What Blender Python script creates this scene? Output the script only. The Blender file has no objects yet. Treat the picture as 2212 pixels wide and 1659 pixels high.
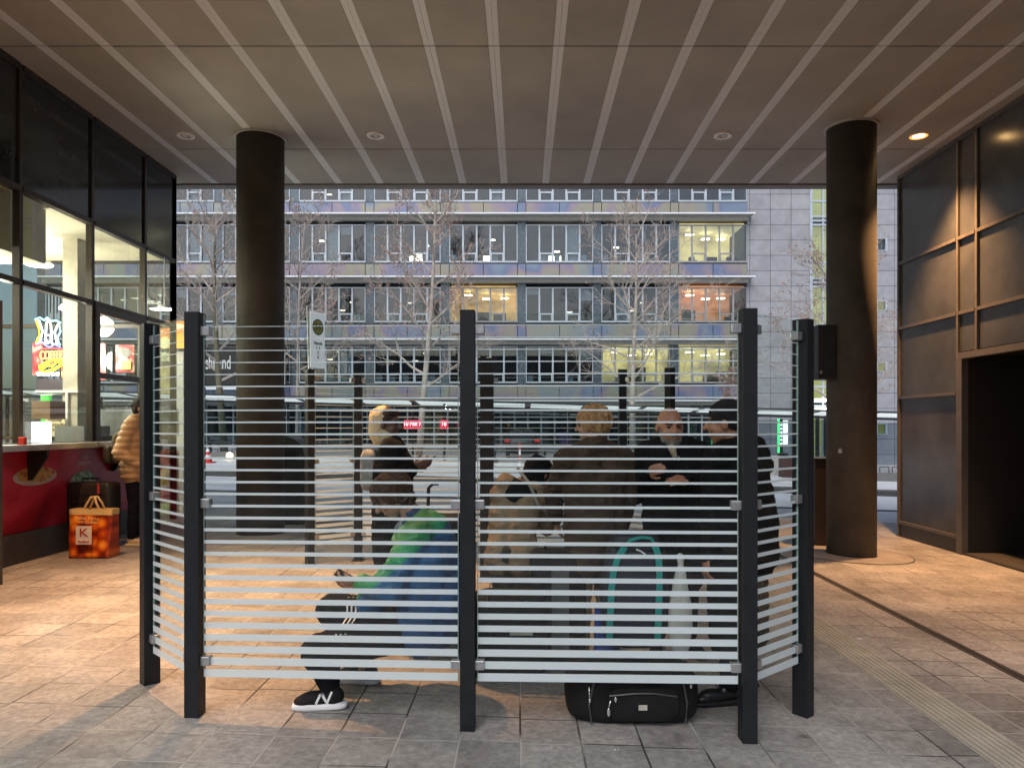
import bpy, math, random
from mathutils import Vector as V, Matrix, noise, Quaternion
R = math.radians
scn = bpy.context.scene
COL = scn.collection
random.seed(5)

# ------------------------------------------------------------------ camera and picture geometry
FOC, CX, HY, EYE = 1580.0, 1128.0, 920.0, 1.55       # focal length in photo units, vanishing point, eye height
def P(px, py, d):
    return V(((px-CX)/FOC*d, d, EYE+(HY-py)/FOC*d))
cd = bpy.data.cameras.new('camera'); cam = bpy.data.objects.new('camera', cd); COL.objects.link(cam)
cam.location = (0, 0, EYE); cam.rotation_euler = (R(90), 0, 0)
cd.sensor_width = 36; cd.lens = 36*FOC/2212; cd.shift_x = -22/2212; cd.shift_y = 90.5/2212
cd.clip_end = 600; cd.clip_start = 0.05
scn.camera = cam

def sm(t): t = max(0, min(1, t)); return t*t*(3-2*t)
def g(x, y):
    base = -0.03*x
    if x < -3.3:
        k = sm((y-12)/5.0); base = 0.099*(1-k) + base*k
    return base

# ------------------------------------------------------------------ node helpers / materials
def newmat(name):
    m = bpy.data.materials.new(name); m.use_nodes = True; nt = m.node_tree
    b = nt.nodes['Principled BSDF']; return m, nt, b
def N(nt, t, **kw):
    n = nt.nodes.new(t)
    for k, v in kw.items():
        if k in n.inputs.keys(): n.inputs[k].default_value = v
        else: setattr(n, k, v)
    return n
def ramp(nt, fac, stops, interp='LINEAR'):
    r = nt.nodes.new('ShaderNodeValToRGB'); r.color_ramp.interpolation = interp
    e = r.color_ramp.elements
    while len(e) > 1: e.remove(e[-1])
    e[0].position = stops[0][0]; e[0].color = (*stops[0][1], 1)
    for p, c in stops[1:]:
        x = e.new(p); x.color = (*c, 1)
    nt.links.new(fac, r.inputs[0]); return r.outputs[0]
_cache = {}
def pm(name, col, rough=.6, metal=0, var=.18, scale=6, bump=0, bscale=60, emit=None, es=0, spec=.5, coat=0):
    if name in _cache: return _cache[name]
    m, nt, b = newmat(name)
    tc = N(nt, 'ShaderNodeTexCoord'); nz = N(nt, 'ShaderNodeTexNoise', Scale=scale, Detail=6, Roughness=.65)
    nt.links.new(tc.outputs['Object'], nz.inputs['Vector'])
    c = V(col)
    out = ramp(nt, nz.outputs[0], [(.3, tuple(c*(1-var))), (.7, tuple(c*(1+var)))])
    nt.links.new(out, b.inputs['Base Color'])
    b.inputs['Metallic'].default_value = metal
    b.inputs['Specular IOR Level'].default_value = spec
    b.inputs['Coat Weight'].default_value = coat
    mr = N(nt, 'ShaderNodeMapRange'); mr.inputs[3].default_value = max(.02, rough-.1); mr.inputs[4].default_value = min(1, rough+.12)
    nt.links.new(nz.outputs[0], mr.inputs[0]); nt.links.new(mr.outputs[0], b.inputs['Roughness'])
    if bump:
        n2 = N(nt, 'ShaderNodeTexNoise', Scale=bscale, Detail=4); nt.links.new(tc.outputs['Object'], n2.inputs['Vector'])
        bp = N(nt, 'ShaderNodeBump', Strength=bump, Distance=.01); nt.links.new(n2.outputs[0], bp.inputs['Height'])
        nt.links.new(bp.outputs[0], b.inputs['Normal'])
    if emit:
        b.inputs['Emission Color'].default_value = (*emit, 1); b.inputs['Emission Strength'].default_value = es
    _cache[name] = m; return m
def emitm(name, col, s):
    if name in _cache: return _cache[name]
    m, nt, b = newmat(name); b.inputs['Base Color'].default_value = (*col, 1)
    b.inputs['Emission Color'].default_value = (*col, 1); b.inputs['Emission Strength'].default_value = s
    _cache[name] = m; return m
def glassm(name, tint=(.95, .98, .97), base=.05, rough=.0, ior=1.5, haze=0):
    if name in _cache: return _cache[name]
    m, nt, b = newmat(name); nt.nodes.remove(b)
    o = nt.nodes['Material Output']
    tr = N(nt, 'ShaderNodeBsdfTransparent'); tr.inputs[0].default_value = (*tint, 1)
    gl = N(nt, 'ShaderNodeBsdfGlossy'); gl.inputs['Roughness'].default_value = rough
    fr = N(nt, 'ShaderNodeFresnel'); ge = N(nt, 'ShaderNodeNewGeometry'); mi = N(nt, 'ShaderNodeMapRange')
    mi.inputs[3].default_value = ior; mi.inputs[4].default_value = 1/ior
    nt.links.new(ge.outputs['Backfacing'], mi.inputs[0]); nt.links.new(mi.outputs[0], fr.inputs[0])
    mx = N(nt, 'ShaderNodeMixShader'); nt.links.new(fr.outputs[0], mx.inputs[0])
    src = tr.outputs[0]
    if haze:
        df = N(nt, 'ShaderNodeBsdfDiffuse'); df.inputs[0].default_value = (.7, .7, .68, 1)
        tc = N(nt, 'ShaderNodeTexCoord'); nz = N(nt, 'ShaderNodeTexNoise', Scale=2.2, Detail=7, Roughness=.7)
        nt.links.new(tc.outputs['Object'], nz.inputs[0])
        mr = N(nt, 'ShaderNodeMapRange'); mr.inputs[1].default_value = .45; mr.inputs[2].default_value = .8
        mr.inputs[3].default_value = haze*.3; mr.inputs[4].default_value = haze*2
        nt.links.new(nz.outputs[0], mr.inputs[0])
        m2 = N(nt, 'ShaderNodeMixShader'); nt.links.new(mr.outputs[0], m2.inputs[0])
        nt.links.new(tr.outputs[0], m2.inputs[1]); nt.links.new(df.outputs[0], m2.inputs[2]); src = m2.outputs[0]
    nt.links.new(src, mx.inputs[1]); nt.links.new(gl.outputs[0], mx.inputs[2]); nt.links.new(mx.outputs[0], o.inputs[0])
    _cache[name] = m; return m

# ------------------------------------------------------------------ mesh builder
class MB:
    def __init__(s): s.v = []; s.f = []; s.mi = []
    def add(s, vs, fs, mi=0):
        o = len(s.v); s.v += [tuple(p) for p in vs]; s.f += [tuple(i+o for i in f) for f in fs]; s.mi += [mi]*len(fs); return s
    def box(s, x0, x1, y0, y1, z0, z1, mi=0, M=None):
        vs = [V((x, y, z)) for x in (x0, x1) for y in (y0, y1) for z in (z0, z1)]
        if M: vs = [M @ p for p in vs]
        return s.add(vs, [(0,1,3,2),(4,6,7,5),(0,4,5,1),(2,3,7,6),(0,2,6,4),(1,5,7,3)], mi)
    def quad(s, a, b, c, d, mi=0): return s.add([a, b, c, d], [(0,1,2,3)], mi)
    def cyl(s, p0, p1, r0, r1=None, n=12, cap=True, mi=0):
        r1 = r0 if r1 is None else r1; p0 = V(p0); p1 = V(p1); ax = (p1-p0)
        if ax.length < 1e-6: return s
        q = ax.normalized().to_track_quat('Z', 'Y'); vs = []
        for p, r in ((p0, r0), (p1, r1)):
            for i in range(n):
                a = 2*math.pi*i/n; vs.append(p + q @ V((r*math.cos(a), r*math.sin(a), 0)))
        fs = [(i, (i+1) % n, n+(i+1) % n, n+i) for i in range(n)]
        if cap: fs += [tuple(range(n))[::-1], tuple(range(n, 2*n))]
        return s.add(vs, fs, mi)
    def tube(s, pts, rs, n=6, mi=0):
        pts = [V(p) for p in pts]; rs = rs if isinstance(rs, (list, tuple)) else [rs]*len(pts); vs = []
        for k, p in enumerate(pts):
            t = (pts[min(k+1, len(pts)-1)] - pts[max(k-1, 0)])
            q = t.normalized().to_track_quat('Z', 'Y')
            for i in range(n):
                a = 2*math.pi*i/n; vs.append(p + q @ V((rs[k]*math.cos(a), rs[k]*math.sin(a), 0)))
        fs = [(k*n+i, k*n+(i+1) % n, (k+1)*n+(i+1) % n, (k+1)*n+i) for k in range(len(pts)-1) for i in range(n)]
        fs += [tuple(range(n))[::-1], tuple(range((len(pts)-1)*n, len(pts)*n))]
        return s.add(vs, fs, mi)
    def ell(s, c, rad, M=None, nu=16, nv=10, mi=0):
        c = V(c); rad = V(rad) if hasattr(rad, '__len__') else V((rad,)*3); vs = []
        for j in range(nv+1):
            th = math.pi*j/nv
            for i in range(nu):
                a = 2*math.pi*i/nu
                p = V((rad.x*math.sin(th)*math.cos(a), rad.y*math.sin(th)*math.sin(a), rad.z*math.cos(th)))
                vs.append(c + (M @ p if M else p))
        fs = [(j*nu+i, (j+1)*nu+i, (j+1)*nu+(i+1) % nu, j*nu+(i+1) % nu) for j in range(nv) for i in range(nu)]
        return s.add(vs, fs, mi)
    def cap(s, p0, r0, p1, r1):
        s.ell(p0, r0, nu=14, nv=8); s.ell(p1, r1, nu=14, nv=8); return s.cyl(p0, p1, r0, r1, n=14)
    def lathe(s, prof, c=(0, 0, 0), n=24, mi=0, sx=1, sy=1):
        c = V(c); vs = [c+V((r*sx*math.cos(2*math.pi*i/n), r*sy*math.sin(2*math.pi*i/n), z)) for r, z in prof for i in range(n)]
        fs = [(k*n+i, k*n+(i+1) % n, (k+1)*n+(i+1) % n, (k+1)*n+i) for k in range(len(prof)-1) for i in range(n)]
        return s.add(vs, fs, mi)
    def rbox(s, c, size, e=.35, n=12, M=None, mi=0, fn=None):
        """superellipsoid-like rounded box"""
        c = V(c); vs = []; fs = []
        sx, sy, sz = [q/2 for q in size]
        def sp(a, p): return math.copysign(abs(a)**p, a)
        nu, nv = n*4, n*2
        for j in range(nv+1):
            th = -math.pi/2+math.pi*j/nv
            for i in range(nu):
                a = 2*math.pi*i/nu
                p = V((sx*sp(math.cos(th), e)*sp(math.cos(a), e), sy*sp(math.cos(th), e)*sp(math.sin(a), e), sz*sp(math.sin(th), e)))
                if fn: p = fn(p)
                vs.append(c + (M @ p if M else p))
        fs = [(j*nu+i, j*nu+(i+1) % nu, (j+1)*nu+(i+1) % nu, (j+1)*nu+i) for j in range(nv) for i in range(nu)]
        return s.add(vs, fs, mi)
    def build(s, name, mats, parent=None, smooth=False, bevel=0, loc=None):
        me = bpy.data.meshes.new(name); me.from_pydata(s.v, [], s.f)
        mats = mats if isinstance(mats, (list, tuple)) else [mats]
        for m in mats: me.materials.append(m)
        if len(mats) > 1: me.polygons.foreach_set('material_index', s.mi)
        if smooth: me.polygons.foreach_set('use_smooth', [True]*len(me.polygons))
        me.update()
        o = bpy.data.objects.new(name, me); COL.objects.link(o)
        if bevel:
            b = o.modifiers.new('bevel', 'BEVEL'); b.width = bevel; b.segments = 2; b.limit_method = 'ANGLE'
        if loc is not None:
            o.location = loc; me.transform(Matrix.Translation(-V(loc)))
        if parent is not None: par(o, parent)
        return o
def par(o, p):
    o.parent = p
    pw = Matrix.Translation(p.location) if p.parent is None else Matrix.Translation(p.location + p.parent.location)
    o.matrix_parent_inverse = Matrix.Identity(4)
    o.location = V(o.location) - WORLD(p)
def WORLD(o):
    l = V(o.location)
    while o.parent: o = o.parent; l += V(o.location)
    return l
def tag(o, label=None, cat=None, group=None, kind=None):
    if label: o['label'] = label
    if cat: o['category'] = cat
    if group: o['group'] = group
    if kind: o['kind'] = kind
    return o
def thing(name, label, cat, loc=(0, 0, 0), group=None):
    o = bpy.data.objects.new(name, None); COL.objects.link(o); o.location = loc; o.empty_display_size = .1
    return tag(o, label, cat, group)
def struct(o): o['kind'] = 'structure'; return o
def copy_tree(o, parent=None):
    c = o.copy(); COL.objects.link(c)
    if parent: c.parent = parent
    for ch in [k for k in bpy.data.objects if k.parent == o]: copy_tree(ch, c)
    return c
def text(name, s, mat, size, M, parent=None, ext=.002, sx=1):
    cu = bpy.data.curves.new(name, 'FONT'); cu.body = s; cu.size = size; cu.extrude = ext; cu.align_x = 'CENTER'; cu.align_y = 'CENTER'
    cu.space_line = .95
    t = bpy.data.objects.new(name+'_src', cu); COL.objects.link(t)
    dg = bpy.context.evaluated_depsgraph_get(); me = bpy.data.meshes.new_from_object(t.evaluated_get(dg))
    bpy.data.objects.remove(t); me.name = name
    me.transform(M @ Matrix.Diagonal((sx, 1, 1, 1))); me.materials.clear(); me.materials.append(mat)
    o = bpy.data.objects.new(name, me); COL.objects.link(o)
    if parent is not None: par(o, parent)
    return o
def frameM(loc, xdir, ydir):
    x = V(xdir).normalized(); y = V(ydir).normalized(); z = x.cross(y)
    m = Matrix((x, y, z)).transposed().to_4x4(); m.translation = V(loc); return m

# ------------------------------------------------------------------ common materials
M_post = pm('dark_powder_coat', (.013, .015, .019), .5, .0, .25, 12, .12, 200, spec=.3)
M_alu = pm('brushed_aluminium', (.45, .46, .48), .35, .7, .1, 30)
M_glass = glassm('screen_glass', (.95, .975, .965), ior=1.38, haze=.0015)
M_wglass = glassm('window_glass', (.74, .80, .83), ior=1.85)
M_kglass = glassm('kiosk_glass', (.9, .93, .9), ior=1.45)
M_black = pm('black_metal', (.015, .015, .016), .4)
M_white = pm('white_paint', (.78, .79, .8), .45, var=.05)
M_bframe = pm('pale_window_frame', (.47, .53, .60), .4, .2, .08, 3)
M_dark = pm('dark_interior', (.02, .02, .022), .8)

# ------------------------------------------------------------------ ground
def paving():
    m, nt, b = newmat('worn_paving')
    tc = N(nt, 'ShaderNodeTexCoord'); sep = N(nt, 'ShaderNodeSeparateXYZ'); nt.links.new(tc.outputs['Object'], sep.inputs[0])
    cb = N(nt, 'ShaderNodeCombineXYZ'); nt.links.new(sep.outputs[1], cb.inputs[0]); nt.links.new(sep.outputs[0], cb.inputs[1])
    # slight wander of the joints
    nw = N(nt, 'ShaderNodeTexNoise', Scale=1.3, Detail=2); nt.links.new(cb.outputs[0], nw.inputs[0])
    ma = N(nt, 'ShaderNodeVectorMath', operation='MULTIPLY_ADD'); nt.links.new(nw.outputs[1], ma.inputs[0]); ma.inputs[1].default_value = (.02, .02, 0); nt.links.new(cb.outputs[0], ma.inputs[2])
    br = N(nt, 'ShaderNodeTexBrick'); br.offset = .06; br.inputs['Scale'].default_value = 1
    br.inputs['Brick Width'].default_value = .3; br.inputs['Row Height'].default_value = .3; br.inputs['Mortar Size'].default_value = .0058
    br.inputs['Mortar Smooth'].default_value = .3; br.inputs['Bias'].default_value = 0
    br.inputs['Color1'].default_value = (0, 0, 0, 1); br.inputs['Color2'].default_value = (1, 1, 1, 1); br.inputs['Mortar'].default_value = (.5, .5, .5, 1)
    nt.links.new(ma.outputs[0], br.inputs['Vector'])
    tile = ramp(nt, br.outputs['Color'], [(0, (.27, .263, .253)), (.5, (.32, .31, .297)), (1, (.37, .358, .34))])
    n1 = N(nt, 'ShaderNodeTexNoise', Scale=.9, Detail=8, Roughness=.7); nt.links.new(tc.outputs['Object'], n1.inputs[0])
    st = ramp(nt, n1.outputs[0], [(.34, (.62, .60, .58)), (.5, (.95, .94, .93)), (.66, (1.28, 1.27, 1.25))])
    n2 = N(nt, 'ShaderNodeTexNoise', Scale=26, Detail=6, Roughness=.7); nt.links.new(tc.outputs['Object'], n2.inputs[0])
    gr = ramp(nt, n2.outputs[0], [(.3, (.62, .62, .62)), (.7, (1.3, 1.3, 1.3))])
    # dark gum / oil spots
    vo = N(nt, 'ShaderNodeTexVoronoi', Scale=2.1); nt.links.new(tc.outputs['Object'], vo.inputs[0])
    sp = ramp(nt, vo.outputs['Distance'], [(.03, (.45, .44, .43)), (.075, (1, 1, 1))])
    vo2 = N(nt, 'ShaderNodeTexVoronoi', Scale=3.3); nt.links.new(tc.outputs['Object'], vo2.inputs[0])
    sp2 = ramp(nt, vo2.outputs['Distance'], [(.02, (1.9, 1.9, 1.85)), (.04, (1, 1, 1))])
    cur = tile
    for o in (st, gr, sp, sp2):
        mx = N(nt, 'ShaderNodeMix', data_type='RGBA', blend_type='MULTIPLY'); mx.inputs[0].default_value = 1
        nt.links.new(cur, mx.inputs[6]); nt.links.new(o, mx.inputs[7]); cur = mx.outputs[2]
    # joints: partly dark, partly filled with pale sand
    n3 = N(nt, 'ShaderNodeTexNoise', Scale=1.1, Detail=3); nt.links.new(tc.outputs['Object'], n3.inputs[0])
    jc = ramp(nt, n3.outputs[0], [(.44, (.05, .045, .04)), (.54, (.42, .40, .37))])
    mj = N(nt, 'ShaderNodeMix', data_type='RGBA'); nt.links.new(br.outputs['Fac'], mj.inputs[0]); nt.links.new(cur, mj.inputs[6]); nt.links.new(jc, mj.inputs[7])
    nt.links.new(mj.outputs[2], b.inputs['Base Color'])
    rr = N(nt, 'ShaderNodeMapRange'); rr.inputs[3].default_value = .38; rr.inputs[4].default_value = .75
    nt.links.new(n1.outputs[0], rr.inputs[0]); nt.links.new(rr.outputs[0], b.inputs['Roughness'])
    ad = N(nt, 'ShaderNodeMath', operation='MULTIPLY_ADD'); nt.links.new(br.outputs['Fac'], ad.inputs[0]); ad.inputs[1].default_value = -1.5; nt.links.new(n2.outputs[0], ad.inputs[2])
    bp = N(nt, 'ShaderNodeBump', Strength=.6, Distance=.006); nt.links.new(ad.outputs[0], bp.inputs['Height']); nt.links.new(bp.outputs[0], b.inputs['Normal'])
    return m
def asphalt(name, col, sc=1.2):
    m, nt, b = newmat(name)
    tc = N(nt, 'ShaderNodeTexCoord')
    n1 = N(nt, 'ShaderNodeTexNoise', Scale=sc, Detail=8, Roughness=.7); mp = N(nt, 'ShaderNodeMapping'); mp.inputs['Scale'].default_value = (.25, 1.2, 1)
    nt.links.new(tc.outputs['Object'], mp.inputs[0]); nt.links.new(mp.outputs[0], n1.inputs[0])
    c = V(col); o = ramp(nt, n1.outputs[0], [(.3, tuple(c*.7)), (.55, tuple(c)), (.75, tuple(c*1.25))])
    nt.links.new(o, b.inputs['Base Color']); b.inputs['Roughness'].default_value = .55
    return m
def sheet(name, x0, x1, y0, y1, mat, dz=0.0, nx=40, ny=20):
    mb = MB(); vs = []; fs = []
    for j in range(ny+1):
        for i in range(nx+1):
            x = x0+(x1-x0)*i/nx; y = y0+(y1-y0)*j/ny; vs.append((x, y, g(x, y)+dz))
    fs = [(j*(nx+1)+i, j*(nx+1)+i+1, (j+1)*(nx+1)+i+1, (j+1)*(nx+1)+i) for j in range(ny) for i in range(nx)]
    mb.add(vs, fs); return struct(mb.build(name, mat))
def kerb(name, x0, x1, y0, y1, z0, z1, mat, n=60):
    mb = MB()
    for i in range(n):
        a = x0+(x1-x0)*i/n; b = x0+(x1-x0)*(i+1)/n-.012
        vs = [V((x, y, g(x, y)+z)) for x in (a, b) for y in (y0, y1) for z in (z0, z1)]
        mb.add(vs, [(0,1,3,2),(4,6,7,5),(0,4,5,1),(2,3,7,6),(0,2,6,4),(1,5,7,3)])
    return struct(mb.build(name, mat))
M_pave = paving()
sheet('ground', -260, 260, -60, 420, asphalt('far_ground', (.16, .16, .16)), -.22, 200, 120)
sheet('pavement', -16, 18, -2, 13.2, M_pave, 0, 136, 48)
sheet('rear_road', -60, 60, -15, -2, asphalt('rear_asphalt', (.10, .10, .10)), -.02, 60, 8)  # unseen ground kept dark so the screen glass reflects less
# unseen dark block added behind the camera to dim reflections in the glass
_b = MB(); _b.box(-40, 40, -19, -15, -2, 7.5); _o = _b.build('rear_reflection_block', pm('rear_block_dark', (.10, .095, .09), .7, 0, .4, .5)); tag(_o, 'low dark building added unseen behind the viewpoint to dim glass reflections', 'building')
kerb('kerb_near', -40, 45, 13.2, 13.36, -.2, .005, pm('kerb_stone', (.5, .49, .47), .6, var=.15, scale=3))
sheet('near_road', -60, 60, 13.36, 16.2, asphalt('wet_lane', (.44, .46, .48)), -.1, 80, 6)
kerb('lane_divider', -60, 60, 16.2, 16.32, -.15, -.075, pm('dark_kerb', (.12, .12, .13), .5), 80)
sheet('main_road', -60, 60, 16.32, 20.3, asphalt('bright_concrete_lane', (.78, .79, .80)), -.1, 80, 8)
kerb('platform_kerb', -60, 60, 20.3, 20.95, -.15, .04, pm('dark_kerb2', (.09, .09, .09), .6), 80)
sheet('platform', -60, 60, 20.95, 33, asphalt('pale_platform', (.72, .72, .72)), .0, 80, 16)
sheet('far_pavement', -60, 60, 33, 40.5, asphalt('far_walk', (.35, .35, .36)), -.02, 80, 10)

# road markings: a thin white line and worn crossing patches
mb = MB()
for i in range(60):
    a = -30+i; mb.quad(*[(x, y, g(x, y)-.094) for x, y in ((a, 14.1), (a+1, 14.1), (a+1, 14.22), (a, 14.22))])
struct(mb.build('road_marking', pm('road_paint', (.75, .75, .74), .6)))

# tactile strip: raised ribs
M_tact = pm('tactile_concrete', (.40, .37, .31), .7, var=.2, scale=4, bump=.2)
mb = MB()
x0 = 2.245
for k in range(60):
    ya = -3+k*.27; yb = ya+.266
    if yb > 13.1: break
    mb.box(x0, x0+.275, ya, yb, 0, .006)
    for r_ in range(7):
        xa = x0+.012+r_*.037; mb.box(xa, xa+.018, ya, yb, .006, .0115)
tp = mb.build('tactile_paving', M_tact)
for v in tp.data.vertices: v.co.z += g(v.co.x, v.co.y)
struct(tp)
# slot drain
mb = MB()
M_slot = pm('drain_slot', (.03, .027, .025), .7)
for k in range(32):
    ya = -3+k*.5; mb.box(3.225, 3.315, ya, ya+.495, 0, .004); 
dr = mb.build('drain_channel', pm('drain_steel', (.06, .052, .048), .6, .3, var=.4))
for v in dr.data.vertices: v.co.z += g(v.co.x, v.co.y)
tag(dr, 'long dark drain channel set in the paving on the right', 'drain')
mb = MB(); mb.box(3.262, 3.278, -3, 12.9, .0, .0085)
sl = mb.build('slot', M_slot, dr)
for v in sl.data.vertices: v.co.z += g(v.co.x, v.co.y)

# ------------------------------------------------------------------ ceiling of the passage
CZ = 5.45
M_ceil = pm('taupe_soffit_panel', (.385, .356, .312), .72, 0, .17, .8, .12, 180)
M_strip = pm('soffit_strip', (.74, .745, .75), .8, 0, .08, 40, .3, 90)
joints = [0.6, 1.9, 4.72, 7.52, 10.32, 11.8]
pit = .665; sx0 = -.29
mb = MB(); xs = [sx0+pit*k for k in range(-9, 11)]
for j in range(len(joints)-1):
    for k in range(len(xs)-1):
        a, b = xs[k]+.059, xs[k+1]-.059
        mb.box(a, b, joints[j]+.012, joints[j+1]-.012, CZ, CZ+.04)
mb.box(-9, 9, .6, 11.79, CZ+.045, CZ+.3)
ceil = struct(mb.build('ceiling', M_ceil))
mb = MB()
for x in xs:
    for j in range(len(joints)-1):
        mb.box(x-.056, x-.0015, joints[j]+.01, joints[j+1]-.01, CZ+.002, CZ+.04)
        mb.box(x+.0015, x+.056, joints[j]+.01, joints[j+1]-.01, CZ+.002, CZ+.04)
struct(mb.build('ceiling_strip', M_strip, ceil))
# building above (front fascia and mass over the passage)
mb = MB(); mb.box(-16, 16, 11.8, 12.0, CZ-.02, CZ+2.6); mb.box(-16, 16, .4, .6, CZ-.02, CZ+2.6); mb.box(-16, 16, .6, 11.8, CZ+2.3, CZ+2.55)
tag(mb.build('overhead_building', pm('taupe_fascia', (.2, .18, .16), .6)), 'upper storeys of the building bridging over the passage', 'building')

# columns
M_col = pm('dark_painted_column', (.085, .074, .062), .62, .0, .3, 2.2, .15, 60, spec=.22)
def column(px, dfront, r, label):
    d = dfront+r; x = (px-CX)/FOC*d; z0 = g(x, d)
    t = thing('round_column', label, 'column', (x, d, z0), 'round columns carrying the ceiling')
    MB().cyl((x, d, z0-.05), (x, d, CZ+.02), r, n=64).build('shaft', M_col, t, smooth=True)
    mb = MB(); mb.lathe([(r+.002, .0), (r+.035, .0), (r+.035, .03), (r+.002, .03)], (x, d, CZ-.022), 64); mb.build('collar', pm('collar_paint', (.5, .47, .44), .6), t)
    mb = MB(); mb.lathe([(r+.01, .004), (r+.42, .004)], (0, 0, 0), 64)
    o = mb.build('base_ring', pm('ring_concrete', (.27, .25, .235), .6, var=.25, scale=3), t, loc=None)
    for v in o.data.vertices: v.co.z += g(x+v.co.x, d+v.co.y)-z0+.002
    o.location = (0, 0, 0)
    mb = MB(); mb.lathe([(r+.42, .007), (r+.432, .007)], (0, 0, 0), 64)
    o = mb.build('joint_ring', M_slot, t)
    for v in o.data.vertices: v.co.z += g(x+v.co.x, d+v.co.y)-z0
    o.location = (0, 0, 0)
    return t, x, d
cl, clx, cld = column(563, 9.62, .31, 'left round dark column standing behind the striped glass screen')
cr, crx, crd = column(1839, 9.28, .305, 'right round dark column edged with orange lamp light')
for a in range(1):
    mb = MB(); mb.box(crx-.19, crx-.13, crd-.305, crd-.29, 1.55-.2, 1.55-.1)
mb = MB(); a0 = R(215)
for k in range(6):
    a1 = a0+k*.03; mb.quad(*[V((crx+.3065*math.cos(q), crd+.3065*math.sin(q), z)) for q, z in ((a1, 1.20), (a1+.03, 1.20), (a1+.03, 1.27-.01*abs(k-3)), (a1, 1.27-.01*abs(k-2)))])
mb.build('sticker', pm('old_sticker', (.45, .44, .42), .6, var=.4, scale=60), cr)
# black box mounted on the right column's left side
t = thing('loudspeaker_box', 'black box mounted high on the side of the right round column', 'box', (crx-.3, crd, 2.5))
p0 = P(1762, 703, crd-.1); p1 = P(1790, 820, crd-.1)
mb = MB(); mb.box(p0.x, p1.x+.06, crd-.18, crd+.08, p1.z, p0.z); mb.build('housing', M_black, t, bevel=.012)
mb = MB(); mb.box(p0.x+.02, p0.x+.05, crd-.186, crd-.18, p1.z+.07, p1.z+.11); mb.build('badge', M_alu, t)

# ------------------------------------------------------------------ downlights
M_ring = pm('lamp_ring', (.88, .84, .78), .4, .2, .05)
M_lens = pm('unlit_lens', (.75, .72, .68), .25, 0, .05)
M_lit = emitm('lit_lens', (1, .62, .25), 40)
LX = [-4.53, -1.97, 2.70, 5.33]
def downlight(x, y, lit, label):
    t = thing('ceiling_downlight', label, 'ceiling lamp', (x, y, CZ), 'round downlights recessed in the ceiling')
    mb = MB(); mb.lathe([(.075, .012), (.078, -.012), (.118, -.012), (.122, .004)], (x, y, CZ-.002), 40); mb.build('trim_ring', M_ring, t, smooth=True)
    mb = MB(); mb.lathe([(0.0001, .0), (.05, -.003), (.076, -.0005)], (x, y, CZ-.004), 32); mb.build('lens', M_lit if lit else M_lens, t, smooth=True)
    if lit:
        mb = MB(); mb.lathe([(.079, -.0125), (.112, -.0135)], (x, y, CZ-.003), 40); mb.build('painted_halo', emitm('halo_glow', (1, .38, .07), 1.6), t, smooth=True)  # emissive ring stands in for the glare halo around the lamp
    if not lit:
        mb = MB(); mb.lathe([(.04, -.004), (.05, -.008), (.055, -.004)], (x, y, CZ-.006), 24); mb.build('baffle', pm('baffle', (.25, .23, .2), .4), t)
def spot(x, y, w, ang, col, blend=.8):
    l = bpy.data.lights.new('lamp_light', 'SPOT'); l.energy = w; l.spot_size = R(ang); l.spot_blend = blend; l.color = col; l.shadow_soft_size = .07
    o = bpy.data.objects.new('lamp_light', l); COL.objects.link(o); o.location = (x, y, CZ-.05); o.rotation_euler = (0, 0, 0)
LROW = 9.83
downlight(LX[0], LROW, False, 'unlit downlight in the ceiling nearest the left glass wall')
downlight(LX[1], LROW, False, 'unlit round downlight just right of the left column')
downlight(LX[2], LROW, False, 'unlit round downlight left of the right column')
downlight(LX[3], LROW, True, 'glowing warm downlight beside the right wall')
downlight(LX[0]+.2, 6.2, True, 'added warm downlight near the left glass wall, unseen above the picture')  # added lamp, warms the floor at left
downlight(LX[3], 6.2, True, 'added warm downlight near the right panelled wall, unseen above the picture')  # added lamp, warms floor and ceiling at right
downlight(LX[1], 6.2, True, 'lit warm downlight above the striped screen, just out of the picture')
spot(LX[3], LROW, 2300, 84, (1, .50, .20), 1)
spot(LX[1], 6.2, 2500, 68, (1, .50, .22), 1)
spot(LX[0]+.2, 6.2, 1150, 80, (1, .52, .24), 1)  # light of the added left lamp
spot(LX[3], 6.2, 1100, 84, (1, .50, .22), 1)  # light of the added right lamp

# ------------------------------------------------------------------ right building (dark panelled wall)
RX = 5.91
M_rp = pm('dark_glazed_panel', (.064, .066, .067), .2, .0, .35, 1.3, .04, 4, spec=.6)
M_rf = pm('bronze_frame', (.13, .115, .10), .45, .2, .15, 8)
rb = thing('passage_wall', 'dark panelled wall with bronze frames on the right of the passage', 'wall', (RX, 10, 0))
rows = [(.05, 1.99), (1.99, 3.07), (3.07, 4.08), (4.08, 5.45)]
cols = [(9.91, 11.47), (9.5, 9.91), (8.1, 9.5), (6.6, 8.1), (5.1, 6.6), (3.4, 5.1), (1.5, 3.4)]
dz0, dz1, dtop = 7.6, 9.86, 2.45
for ci, (a, b) in enumerate(cols):
    for ri, (z0, z1) in enumerate(rows):
        if ci in (1, 2) and ri < 1: continue
        if ci in (1, 2) and ri == 1: z0 = dtop+.09
        mb = MB(); mb.box(RX+.012, RX+.05, a+.012, b-.012, z0+.012, z1-.012); mb.build('wall_panel', M_rp, rb)
mb = MB()
for a in [11.47, 9.91, 9.5, 8.1, 6.6, 5.1, 3.4, 1.5]:
    zb = dtop+.09 if a in (9.5, 8.1) else (g(RX, a)-.02)
    w = .022
    mb.box(RX-.02, RX+.045, a-w, a+w, zb, CZ-.002)
for z in (1.99, 3.07, 4.08, 5.42, .05):
    for (a, b) in cols:
        if z < 2.3 and b <= 9.95 and a >= 8.0: continue
        mb.box(RX-.028, RX+.043, a+.0221, b-.0221, z-.022, z+.022)
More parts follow.
